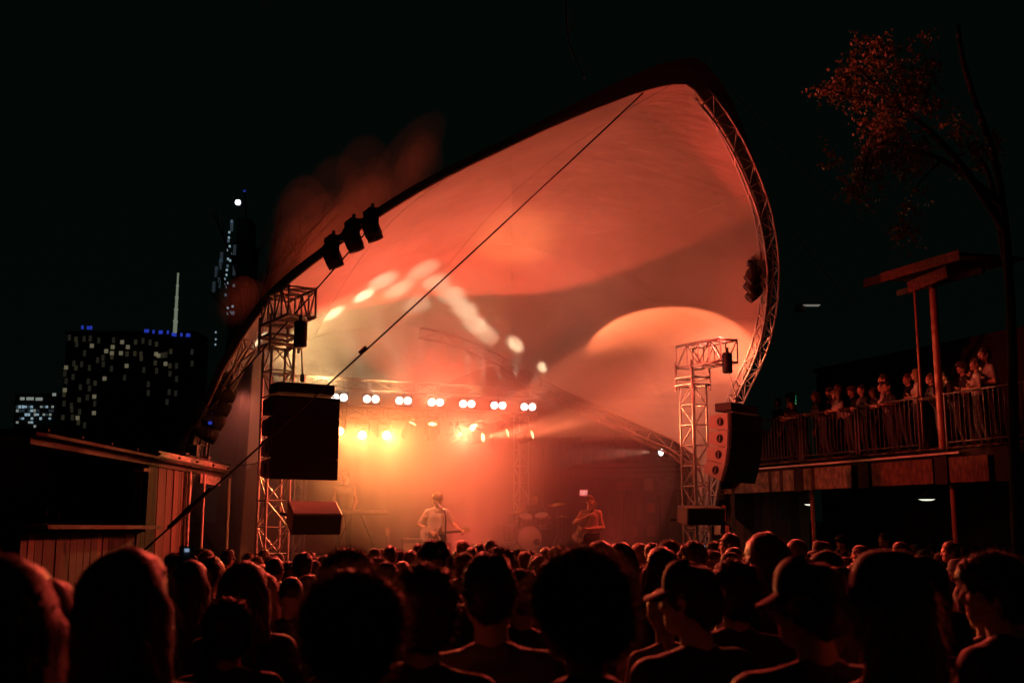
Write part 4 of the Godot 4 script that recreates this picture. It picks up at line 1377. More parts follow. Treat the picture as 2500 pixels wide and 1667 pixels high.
var body_mesh := {}
func person(called: String, label: String, where: Vector3, yaw: float, kind: String, woman: bool, pose: int, scale: float, skin: int, shirt: int, hair_mat: Material, group: String, variant := 0) -> MeshInstance3D:
	var b: Array = bodies["%d%d" % [1 if woman else 0, pose]]
	var key := "%d%d%d%d" % [1 if woman else 0, pose, skin, shirt]
	if not body_mesh.has(key): body_mesh[key] = painted(b[0], palette(skin, shirt))
	var o := obj(called, body_mesh[key], M.person)
	o.position = where
	o.rotation = Vector3(rng.randf_range(-.03, .05), yaw, rng.randf_range(-.05, .05))
	o.scale = Vector3.ONE * scale
	var crown_at := o.basis * Vector3(0, 1.75, 0)         # lean, but keep the head over its place
	o.position -= Vector3(crown_at.x, 0, crown_at.z)
	tag(o, label, "person", group)
	dress(o, b[1], kind, hair_mat, variant)
	return o

func dress(o: Node3D, head: Transform3D, kind: String, hair_mat: Material, variant := 0, cloth: Material = null):
	var style := kind
	if kind in ["cap", "cap_back", "beanie"]: style = "under_cap"
	if kind == "cap_long": style = "long"
	if kind == "beanie_long": style = "long"
	if kind != "bald":
		var hs: Array = hairs[style]
		var h := obj("hair", hs[variant % hs.size()], hair_mat, o)
		h.transform = head * Transform3D(Basis.from_scale(Vector3(rng.randf_range(.97, 1.07), rng.randf_range(.98, 1.05), rng.randf_range(.97, 1.07))), Vector3.ZERO)
		if kind.ends_with("_long"): h.transform = head * Transform3D(Basis.from_scale(Vector3(1, .93, .97)), Vector3(0, -.005, 0))
	if kind.begins_with("cap") or kind.begins_with("beanie"):
		var bn := kind.begins_with("beanie")
		var c := obj("beanie" if bn else "cap", caps.beanie if bn else caps.cap, cloth if cloth else M.cap_cloth, o)
		c.transform = head if kind != "cap_back" else head * Transform3D(Basis(Vector3.UP, PI), Vector3(0, 0, .024))
		if not bn:
			obj("bill", caps.bill, cloth if cloth else M.cap_cloth, c)
			obj("button", lathe([Vector2(0, .257), Vector2(.008, .256), Vector2(.006, .26), Vector2(0, .262)], 8), cloth if cloth else M.cap_cloth, c)

func extrude(poly: Array, depth: float) -> ArrayMesh:
	var pv := PackedVector2Array(poly)
	if Geometry2D.is_polygon_clockwise(pv): pv.reverse()
	var t := Geometry2D.triangulate_polygon(pv)
	var st := start()
	st.set_smooth_group(-1)
	var h := depth / 2
	for i in range(0, t.size(), 3):
		var a := pv[t[i]]
		var b := pv[t[i + 1]]
		var c := pv[t[i + 2]]
		if (b - a).cross(c - a) < 0:
			var s := b
			b = c
			c = s
		for p in [a, c, b]: st.add_vertex(Vector3(p.x, p.y, h))
		for p in [a, b, c]: st.add_vertex(Vector3(p.x, p.y, -h))
	for i in pv.size():
		var a := pv[i]
		var b := pv[(i + 1) % pv.size()]
		quad(st, Vector3(a.x, a.y, -h), Vector3(b.x, b.y, -h), Vector3(b.x, b.y, h), Vector3(a.x, a.y, h))
	st.generate_normals()
	return st.commit()

func rounded(poly: Array, n: int) -> Array:
	var out := []
	var k := poly.size()
	for i in k:
		for j in n:
			out.append((poly[i] as Vector2).cubic_interpolate(poly[(i + 1) % k], poly[(i - 1 + k) % k], poly[(i + 2) % k], float(j) / n))
	return out

# a guitar: body in the xy plane round the origin, neck along +x, front towards +z
func guitar(called: String, label: String, x: Transform3D, neck: float, body_mat: Material) -> Node3D:
	var g := thing(called, label, "guitar" if neck < .55 else "bass guitar")
	g.transform = x
	var v := func(a: float, b: float) -> Vector2: return Vector2(a, b)
	var outline := [v.call(-.22, 0), v.call(-.195, .11), v.call(-.1, .155), v.call(-.01, .125), v.call(.06, .115), v.call(.12, .15), v.call(.185, .15), v.call(.15, .085), v.call(.125, .03), v.call(.125, -.03), v.call(.145, -.075), v.call(.165, -.12), v.call(.105, -.135), v.call(.04, -.1), v.call(-.03, -.11), v.call(-.12, -.155), v.call(-.2, -.1)]
	obj("body", extrude(rounded(outline, 3), .045), body_mat, g)
	var pg := obj("pick_guard", extrude(rounded([v.call(-.1, -.1), v.call(-.02, -.085), v.call(.05, -.08), v.call(.12, -.1), v.call(.1, .03), v.call(.1, .1), v.call(.02, .07), v.call(-.06, -.03)], 2), .004), M.board, g)
	pg.position.z = .026
	box("neck", Vector3(.1 + neck / 2, 0, .018), Vector3(neck, .05, .024), M.neck, g)
	box("fret_board", Vector3(.1 + neck / 2, 0, .033), Vector3(neck, .046, .007), M.dark_wood, g)
	var hs := obj("headstock", extrude([v.call(0, -.026), v.call(.03, -.045), v.call(.16, -.04), v.call(.19, .0), v.call(.16, .05), v.call(.05, .04), v.call(0, .026)], .016), M.neck, g)
	hs.position = Vector3(.1 + neck, 0, .012)
	for k in (6 if neck < .55 else 4):
		bar("tuning_peg", Vector3(.13 + neck + k * .024, .04, .012), Vector3(.13 + neck + k * .024, .075, .012), .006, M.steel, g)
	for k in 3:
		box("pickup", Vector3(-.06 + k * .055, 0, .028), Vector3(.018, .075, .012), M.black, g)
	box("bridge", Vector3(-.12, 0, .029), Vector3(.03, .08, .012), M.steel, g)
	for k in 4:
		bar("string", Vector3(-.12, -.017 + k * .011, .04), Vector3(.1 + neck, -.015 + k * .01, .039), .001, M.steel, g)
	return g

func performer(label: String, where: Vector3, yaw: float, pose: Dictionary, woman: bool, pal: Array, kind: String, hm: Material) -> Node3D:
	var b := body(pose, woman)
	var o := obj("person", painted(b[0], pal), M.person)
	o.position = where
	o.rotation.y = yaw
	tag(o, label, "person", "band on the stage")
	dress(o, b[1], kind, hm, 1)
	return o

func face(from: Vector3, to: Vector3) -> float:
	return atan2(from.x - to.x, from.z - to.z)

func cymbal_stand(label: String, top: Vector3, floor_y: float, r: float, tilt: float):
	var o := thing("cymbal", label, "cymbal", Vector3(top.x, floor_y, top.z), 0, "cymbals of the drum kit")
	var h := top.y - floor_y
	bar("stand", Vector3(0, .3, 0), Vector3(0, h, 0), .012, M.steel, o)
	for k in 3:
		var a := k * TAU / 3
		bar("leg", Vector3(0, .35, 0), Vector3(cos(a) * .3, .01, sin(a) * .3), .01, M.steel, o)
	var c := obj("plate", lathe([Vector2(0, .03), Vector2(r * .15, .025), Vector2(r * .2, .01), Vector2(r, -.015), Vector2(r, -.018), Vector2(r * .2, .006), Vector2(0, .02)], 28), M.brass, o)
	c.transform = Transform3D(Basis(Vector3.RIGHT, tilt) * Basis(Vector3.BACK, tilt * .6), Vector3(0, h, 0))
	bar("wing_nut", Vector3(0, h, 0), Vector3(0, h + .06, 0), .012, M.steel, o)

func drum(called: String, label: String, c: Vector3, r: float, depth: float, axis: Vector3, front_mat: Material, category := "drum") -> Node3D:
	var o := thing(called, label, category, c)
	var b := look(axis)
	var sh := obj("shell", lathe([Vector2(r * .98, -depth / 2), Vector2(r, -depth / 2 + .01), Vector2(r, depth / 2 - .01), Vector2(r * .98, depth / 2)], 28), M.drum_shell, o)
	sh.basis = b
	for s in [-1, 1]:
		var hd := obj("drum_head", lathe([Vector2(0, .004), Vector2(r * .96, .004), Vector2(r * .98, 0), Vector2(r * .96, -.004), Vector2(0, -.004)], 28), front_mat, o)
		hd.transform = Transform3D(b, b.y * depth / 2 * s)
		var hp := obj("hoop", lathe([Vector2(r * .96, .012), Vector2(r * 1.04, .014), Vector2(r * 1.05, -.02), Vector2(r * .99, -.02)], 28), M.steel, o)
		hp.transform = Transform3D(b, b.y * depth / 2 * s)
	for k in 8:
		var a := k * TAU / 8
		var p := b * Vector3(cos(a) * r * 1.03, 0, sin(a) * r * 1.03)
		bar("lug", p - b.y * depth * .42, p + b.y * depth * .42, .007, M.steel, o)
	return o

func build_band():
	# stage deck and risers
	var sb := Basis(R, Vector3.UP, A)
	var deck := thing("stage_deck", "low black stage deck the band stands on", "stage", Vector3(-1.9, 0, -24.4))
	box("deck", Vector3(0, .62, 0) + Vector3(.3, 0, .4), Vector3(9.6, .2, 7.4), M.black, deck, sb)
	for k in 9:
		box("skirt_panel", R * (-4.6 + k * 1.14) + A * 3.98 + Vector3(.3, .27, .4), Vector3(1.1, .52, .04), M.black, deck, sb)
	var riser := func(label: String, c: Vector3, w: float, l: float, h: float):
		var o := thing("drum_riser", label, "riser", c)
		box("platform", Vector3(0, h - .05, 0), Vector3(w, .09, l), M.black, o, sb)
		for s in [-1, 1]:
			box("edge_rail", sb * Vector3(0, 0, s * (l / 2 + .02)) + Vector3(0, h - .04, 0), Vector3(w + .06, .05, .04), M.alu_bright, o, sb)
			box("lower_rail", sb * Vector3(0, 0, s * (l / 2 + .02)) + Vector3(0, h - .13, 0), Vector3(w + .06, .04, .04), M.alu_bright, o, sb)
			for e in [-1, 1]:
				bar("leg", sb * Vector3(e * w / 2, 0, s * l / 2), sb * Vector3(e * w / 2, 0, s * l / 2) + Vector3(0, h - .06, 0), .03, M.alu_bright, o)
	var kc := at(880, 1300, 24.2)
	riser.call("pale edged platform under the keyboard player", Vector3(kc.x, .72, kc.z), 2.1, 1.9, .56)
	var dc := at(1300, 1300, 26.6)
	riser.call("platform under the drum kit at the back", Vector3(dc.x, .72, dc.z), 2.3, 2.0, .56)
	var ry := 1.285
	# singer with guitar and microphone
	var sp := at(1066, 1300, 21.8)
	sp.y = .72
	var sy := face(sp, Vector3(1.2, 0, -10))
	var pose := {"el": [Vector3(.34, 1.16, .06), Vector3(-.31, 1.18, -.03)], "wr": [Vector3(.13, 1.0, -.2), Vector3(-.44, 1.03, -.2)], "kn": [Vector3(.12, .5, -.03), Vector3(-.12, .5, -.02)], "an": [Vector3(.15, .09, .03), Vector3(-.15, .09, .02)], "head": Basis(Vector3.UP, -.15) * Basis(Vector3.RIGHT, -.32), "lean": Vector3(0, -.01, -.05), "sleeve": .75, "grip": [true, true], "thumb": [Vector3(-.5, .3, -.4), Vector3(0, .8, .2)]}
	performer("singer in a pale baggy t-shirt playing guitar at the microphone", sp, sy, pose, false, [Color(.5, .33, .24), Color(.42, .39, .34), Color(.06, .06, .08), Color(.02, .02, .02), Color(.42, .2, .16), Color(.6, .58, .55), Color(.03, .02, .02)], "mop", M.hair[4])
	var sbs := Basis(Vector3.UP, sy)
	var gx := Vector3(-1, .09, -.05).normalized()
	var gz := Vector3(-.05, .12, -1).normalized()
	guitar("electric_guitar", "pale electric guitar held across the singer's hips", Transform3D(sbs * Basis(gx, gz.cross(gx), gz).orthonormalized(), sp + sbs * Vector3(.12, .98, -.17)), .46, M.guitar_pale)
	var stp := thing("guitar_strap", "dark guitar strap over the singer's shoulder", "strap", sp)
	var sl := []
	for q in [Vector3(-.14, 1.08, -.16), Vector3(-.15, 1.25, -.185), Vector3(-.13, 1.4, -.15), Vector3(-.1, 1.46, -.03), Vector3(0, 1.38, .11), Vector3(.18, 1.15, .12), Vector3(.3, 1.0, -.02)]: sl.append(sbs * q)
	var sl2 := []
	for i in 19: sl2.append(path_at(sl, i / 18.0))
	tube("band", sl2, .014, .014, M.black, stp)
	bar("buckle", sl[1], sl[1] + Vector3(0, .03, 0), .02, M.steel, stp)
	var mp := sp + sbs * Vector3(-.1, 0, -.42)
	var ms := thing("microphone_stand", "thin black microphone stand in front of the singer", "mic stand", mp)
	bar("stem", Vector3(0, .03, 0), Vector3(0, 1.35, 0), .011, M.black, ms)
	bar("boom", Vector3(0, 1.33, 0), sbs * Vector3(.1, 1.53, .2), .009, M.black, ms)
	var mi := obj("microphone", lathe([Vector2(0, -.16), Vector2(.012, -.16), Vector2(.018, -.02), Vector2(.026, 0), Vector2(.027, .03), Vector2(.015, .05), Vector2(0, .053)], 14), M.steel, ms)
	mi.transform = Transform3D(look(sbs * Vector3(.1, .2, .3)), sbs * Vector3(.1, 1.54, .22))
	obj("base", lathe([Vector2(0, .03), Vector2(.13, .02), Vector2(.14, 0), Vector2(0, 0)], 20), M.black, ms)
	# bass player
	var bp := at(1442, 1300, 23.5)
	bp.y = .72
	var by := face(bp, Vector3(-1.5, 0, -12))
	pose = {"el": [Vector3(.31, 1.2, -.14), Vector3(-.27, 1.1, .02)], "wr": [Vector3(-.03, 1.36, -.24), Vector3(.06, 1.07, -.22)], "kn": [Vector3(.12, .5, -.03), Vector3(-.12, .5, -.02)], "an": [Vector3(.15, .09, .03), Vector3(-.15, .09, .02)], "head": Basis(Vector3.UP, .45) * Basis(Vector3.RIGHT, -.18), "sleeve": .2, "bare": 0, "grip": [true, true], "thumb": [Vector3(0, .6, .3), Vector3(0, .5, -.3)]}
	performer("bare armed bass player in a pale top below the exit sign", bp, by, pose, false, [Color(.55, .36, .28), Color(.36, .26, .22), Color(.02, .02, .025), Color(.02, .02, .02), Color(.42, .2, .16), Color(.6, .58, .55), Color(.03, .02, .02)], "short", M.hair[3])
	var bbs := Basis(Vector3.UP, by)
	var bx := Vector3(-.5, .86, -.05).normalized()
	var bz := Vector3(.1, .1, -1).normalized()
	var bt := Transform3D(bbs * Basis(bx, bz.cross(bx), bz).orthonormalized(), bp + bbs * Vector3(.19, .97, -.19))
	bt.basis = bt.basis.scaled_local(Vector3.ONE * .85)
	guitar("bass_guitar", "pale bass held steeply across the bass player's chest", bt, .6, M.guitar_pale)
	# keyboard player
	var kp := at(838, 1300, 24.4)
	kp.y = ry
	var ky := face(kp, Vector3(.3, 0, -10))
	pose = {"el": [Vector3(.27, 1.1, -.08), Vector3(-.25, 1.1, -.1)], "wr": [Vector3(.2, .93, -.3), Vector3(-.15, .93, -.34)], "kn": [Vector3(.1, .5, -.03), Vector3(-.1, .5, -.02)], "an": [Vector3(.12, .09, .03), Vector3(-.12, .09, .02)], "head": Basis(Vector3.RIGHT, -.3), "lean": Vector3(0, -.03, -.1), "sleeve": .05, "bare": 0, "hand_dir": [Vector3(0, -.2, -1), Vector3(0, -.2, -1)], "thumb": [Vector3(-1, 0, 0), Vector3(1, 0, 0)]}
	performer("keyboard player in a dark tank top half lost in smoke", kp, ky, pose, false, [Color(.5, .33, .25), Color(.12, .08, .06), Color(.05, .05, .06), Color(.3, .28, .26), Color(.42, .2, .16), Color(.6, .58, .55), Color(.03, .02, .02)], "short", M.hair[2])
	var kb := thing("keyboard", "long stage keyboard on a thin stand on the raised platform", "keyboard", Vector3(at(868, 1300, 23.95).x, ry, -23.95), atan2(.2, 1))
	var case := obj("case", chamfered(Vector3(1.35, .1, .32), .012), M.board2, kb)
	case.position.y = .86
	box("front_rail", Vector3(0, .88, .165), Vector3(1.33, .05, .012), M.board, kb)
	for i in 36: box("white_key", Vector3(-.6 + i * .0335, .918, -.07), Vector3(.031, .015, .14), M.board, kb)
	for i in 36:
		if i % 7 not in [2, 6]: box("black_key", Vector3(-.583 + i * .0335, .93, -.04), Vector3(.016, .014, .09), M.black, kb)
	for s in [-1, 1]:
		bar("stand_leg", Vector3(s * .45, .0, -.18), Vector3(s * .1, .81, .12), .015, M.black, kb)
		bar("stand_leg", Vector3(s * .45, .0, .18), Vector3(s * .1, .81, -.12), .015, M.black, kb)
	# drums
	var f := func(px: float, d: float, y: float) -> Vector3:
		var p := at(px, 1300, d)
		p.y = y
		return p
	var bdp: Vector3 = f.call(1291, 26.3, ry + .29)
	var bd := drum("bass_drum", "bass drum with a big pale front skin and dark sound hole", bdp, .28, .4, Vector3(.1, 0, 1), M.drum_skin)
	var hole := obj("sound_hole", lathe([Vector2(0, .006), Vector2(.075, .006), Vector2(.08, .003), Vector2(0, 0)], 20), M.black, bd)
	hole.transform = Transform3D(look(Vector3(.1, 0, 1)), Vector3(.02, 0, .2) + Vector3(.17, -.08, .005))
	drum("tom_drum", "small tom mounted over the bass drum, nearest the lattice tower", f.call(1283, 26.4, ry + .72), .15, .2, Vector3(.1, .9, .5), M.drum_skin)
	drum("tom_drum", "small tom mounted over the bass drum, nearest the cymbals", f.call(1322, 26.4, ry + .74), .15, .2, Vector3(-.1, .9, .5), M.drum_skin)
	drum("floor_tom", "deep floor tom standing at the side of the drum kit", f.call(1250, 26.7, ry + .4), .2, .4, Vector3(0, 1, 0), M.drum_skin)
	drum("snare_drum", "shallow metal snare drum on the drum riser", f.call(1330, 26.9, ry + .6), .17, .14, Vector3(0, 1, .1), M.drum_skin)
	cymbal_stand("large crash cymbal on a tall stand, highest of the drum kit", f.call(1360, 26.7, ry + 1.12), ry, .24, .25)
	cymbal_stand("cymbal beside the lattice tower at the drummer's elbow", f.call(1262, 26.5, ry + .95), ry, .2, .3)
	cymbal_stand("hi-hat cymbal standing at the outer edge of the drum kit", f.call(1372, 26.4, ry + .8), ry, .17, .05)
	for q in [[1370, 25.5, 1.0, "microphone on a short stand beside the drum kit"], [1178, 24.6, .55, "low microphone stand on the stage before the lattice tower"]]:
		var p: Vector3 = f.call(q[0], q[1], .72)
		var o := thing("microphone_stand", q[3], "mic stand", p)
		bar("stem", Vector3.ZERO, Vector3(0, q[2], 0), .01, M.steel, o)
		bar("boom", Vector3(0, q[2], 0), Vector3(.25, q[2] + .22, .05), .008, M.steel, o)
		for k in 3: bar("leg", Vector3(0, .2, 0), Vector3(cos(k * 2.1) * .28, 0, sin(k * 2.1) * .28), .009, M.steel, o)
		var m2 := obj("microphone", lathe([Vector2(0, -.1), Vector2(.014, -.1), Vector2(.024, 0), Vector2(.028, .03), Vector2(0, .06)], 12), M.steel, o)
		m2.transform = Transform3D(look(Vector3(.25, .22, .05)), Vector3(.25, q[2] + .22, .05))
	var dp: Vector3 = f.call(1306, 27.3, ry)
	pose = {"hip_y": .55, "hip_z": .05, "el": [Vector3(.36, .78, -.1), Vector3(-.34, .78, -.1)], "wr": [Vector3(.3, .74, -.38), Vector3(-.2, .72, -.38)], "kn": [Vector3(.2, .55, -.4), Vector3(-.2, .55, -.4)], "an": [Vector3(.22, .09, -.38), Vector3(-.22, .09, -.38)], "head": Basis(Vector3.UP, .2), "lean": Vector3(0, -.02, -.06), "sleeve": .5, "grip": [true, true], "hand_dir": [Vector3(-.2, -.1, -1), Vector3(.2, -.1, -1)], "thumb": [Vector3(-1, 0, 0), Vector3(1, 0, 0)]}
	performer("drummer in a dark shirt sitting behind the drum kit", dp, face(dp, Vector3(1, 0, -10)), pose, false, [Color(.42, .26, .18), Color(.03, .03, .03), Color(.03, .03, .04), Color(.02, .02, .02), Color(.35, .16, .12), Color(.6, .58, .55), Color(.03, .02, .02)], "short", M.hair[0])
	var stool := thing("drum_stool", "round black stool under the drummer", "stool", dp)
	var seat := obj("seat", lathe([Vector2(0, .46), Vector2(.15, .46), Vector2(.17, .43), Vector2(.15, .39), Vector2(0, .39)], 20), M.black, stool)
	seat.position = Vector3(0, 0, -.03)
	for k in 3: bar("leg", Vector3(0, .38, -.03), Vector3(cos(k * 2.1) * .22, 0, sin(k * 2.1) * .22 - .03), .012, M.steel, stool)
	# rear lattice towers
	for q in [[1273, 27.6, "smoke veiled lattice tower beside the drum kit"], [723, 24.5, "pale lattice tower half hidden behind the left speaker tower"]]:
		var p: Vector3 = f.call(q[0], q[1], .0)
		var t := thing("rear_tower", q[2], "truss tower", p)
		straight_truss(t, p + Vector3(0, .05, 0), p + Vector3(0, 4.55, 0), 11, R, A, .13, .022, .011, M.alu_bright)
	# amplifiers and other things on the deck
	var amp := func(label: String, p: Vector3, s: Vector3, yaw: float, m: Material, knobs: int):
		var o := thing("guitar_amplifier", label, "amplifier", p, yaw)
		var c := obj("cabinet", chamfered(s, .02), M.paint, o)
		c.position.y = s.y / 2
		box("grille_cloth", Vector3(0, s.y * .45, s.z / 2 + .004), Vector3(s.x * .92, s.y * .72, .012), m, o)
		box("control_panel", Vector3(0, s.y * .9, s.z / 2 + .004), Vector3(s.x * .92, s.y * .12, .01), M.black, o)
		for k in knobs:
			bar("knob", Vector3(-s.x * .35 + k * s.x * .7 / maxf(knobs - 1, 1), s.y * .9, s.z / 2), Vector3(-s.x * .35 + k * s.x * .7 / maxf(knobs - 1, 1), s.y * .9, s.z / 2 + .03), .012, M.steel, o)
		box("carry_strap", Vector3(0, s.y + .015, 0), Vector3(.2, .02, .03), M.black, o)
		var pl := box("pilot_lamp", Vector3(s.x * .42, s.y * .9, s.z / 2 + .01), Vector3(.022, .022, .01), M.white_glow, o)
		pl.set_meta("label", "lit pilot lamp")
	amp.call("tan fronted guitar amplifier behind the singer", f.call(1010, 24.2, .98), Vector3(.5, .62, .28), .2, M.tan_cloth, 6)
	amp.call("wide low bass amplifier behind the singer's guitar neck", f.call(1163, 24.6, 1.15), Vector3(.62, .3, .35), .2, M.black, 5)
	for q in [[1010, 24.2, .26, .55], [1163, 24.6, .43, .7]]:
		var c := thing("flight_case", "black flight case under the %s" % ("tan fronted amplifier" if q[0] < 1100 else "wide bass amplifier"), "case", f.call(q[0], q[1], .72), .2)
		box("case_body", Vector3(0, q[2] / 2, 0), Vector3(q[3], q[2] - .01, .45), M.black, c)
		for s in [-1, 1]: box("edge_strip", Vector3(s * q[3] / 2, q[2] / 2, .225), Vector3(.03, q[2] - .012, .03), M.alu, c)
	var gs: Vector3 = f.call(952, 23.6, .72)
	var gst := guitar("electric_guitar", "spare guitar standing upright between keyboard and singer", Transform3D(Basis(Vector3(-.12, .98, -.12).normalized(), .0).orthonormalized() if false else Basis(Vector3(-.1, .97, -.2).normalized(), Vector3(-.97, -.1, 0).normalized(), Vector3(-.02, .2, .97).normalized()).orthonormalized(), gs + Vector3(0, .38, 0)), .46, M.guitar_dark)
	bar("stand_leg", Vector3(-.3, -.05, -.02), Vector3(-.36, .12, -.18), .01, M.black, gst)
	bar("stand_leg", Vector3(-.3, .05, -.02), Vector3(-.36, -.12, -.18), .01, M.black, gst)
	for q in [[768, 21.5, .95, "black floor monitor by the left speaker tower"], [1190, 22.4, .72, "black floor monitor at the singer's left foot"]]:
		var p: Vector3 = f.call(q[0], q[1], q[2])
		var o := thing("floor_monitor", q[3], "monitor speaker", p, face(p, Vector3(-1, 0, -26)))
		var cb := obj("cabinet", extrude([Vector2(-.2, 0), Vector2(.22, 0), Vector2(.22, .12), Vector2(-.1, .36), Vector2(-.2, .3)], .55), M.paint, o)
		cb.rotation.y = PI / 2
		box("grille", Vector3(0, .24, -.07), Vector3(.5, .36, .012), M.grille, o, Basis(Vector3.RIGHT, -.93))

# ---------------------------------------------------------------- the audience
var ordinals := ["first", "second", "third", "fourth", "fifth", "sixth", "seventh", "eighth", "ninth", "tenth", "eleventh", "twelfth", "thirteenth", "fourteenth", "fifteenth", "sixteenth", "seventeenth", "eighteenth", "nineteenth", "twentieth"]
var hair_width := {"buzz": .158, "bald": .155, "short": .172, "curly": .24, "mop": .204, "long": .2, "bun": .168, "tail": .168, "cap": .182, "cap_back": .182, "cap_long": .2, "beanie": .186, "beanie_long": .2}
var crown := {"buzz": 1.766, "bald": 1.762, "short": 1.772, "curly": 1.8, "mop": 1.785, "long": 1.776, "bun": 1.775, "tail": 1.775, "cap": 1.785, "cap_back": 1.785, "cap_long": 1.785, "beanie": 1.81, "beanie_long": 1.81}
var taken := []

func put(px: float, top: float, w: float, kind: String, woman: int, pose: int, turn: float, hm: int, shirt: int, skin: int, label: String, group := ""):
	var s := .96
	var d := 5.0
	for i in 4:
		d = LENS * hair_width[kind] * s / w
		s = clampf(at(px, top, d).y / crown[kind], .84, 1.1)
	var p := at(px, top, d)
	taken.append(Vector2(p.x, p.z))
	p.y -= crown[kind] * s
	var yaw := face(p, Vector3(-1.0, 0, -24)) + deg_to_rad(turn)
	var o := person("person", label, p, yaw, kind, woman == 1, pose, s, skin, shirt, M.hair[hm], group, int(px) % 2)
	if label.contains("glasses"):
		var st := start()
		for e in [-1.0, 1.0]:
			var ring := []
			for k in 13: ring.append(Vector3(e * .033 + cos(k * TAU / 12) * .024, .126 + sin(k * TAU / 12) * .019, -.108))
			add_tube(st, ring, .002, .002, 5)
			add_tube(st, [Vector3(e * .057, .13, -.106), Vector3(e * .083, .13, -.03), Vector3(e * .086, .125, .02)], .002, .002, 5)
		add_tube(st, [Vector3(-.01, .13, -.109), Vector3(.01, .13, -.109)], .002, .002, 5)
		st.generate_normals()
		obj("glasses", st.commit(), M.steel, o).transform = bodies["%d%d" % [woman, pose]][1]

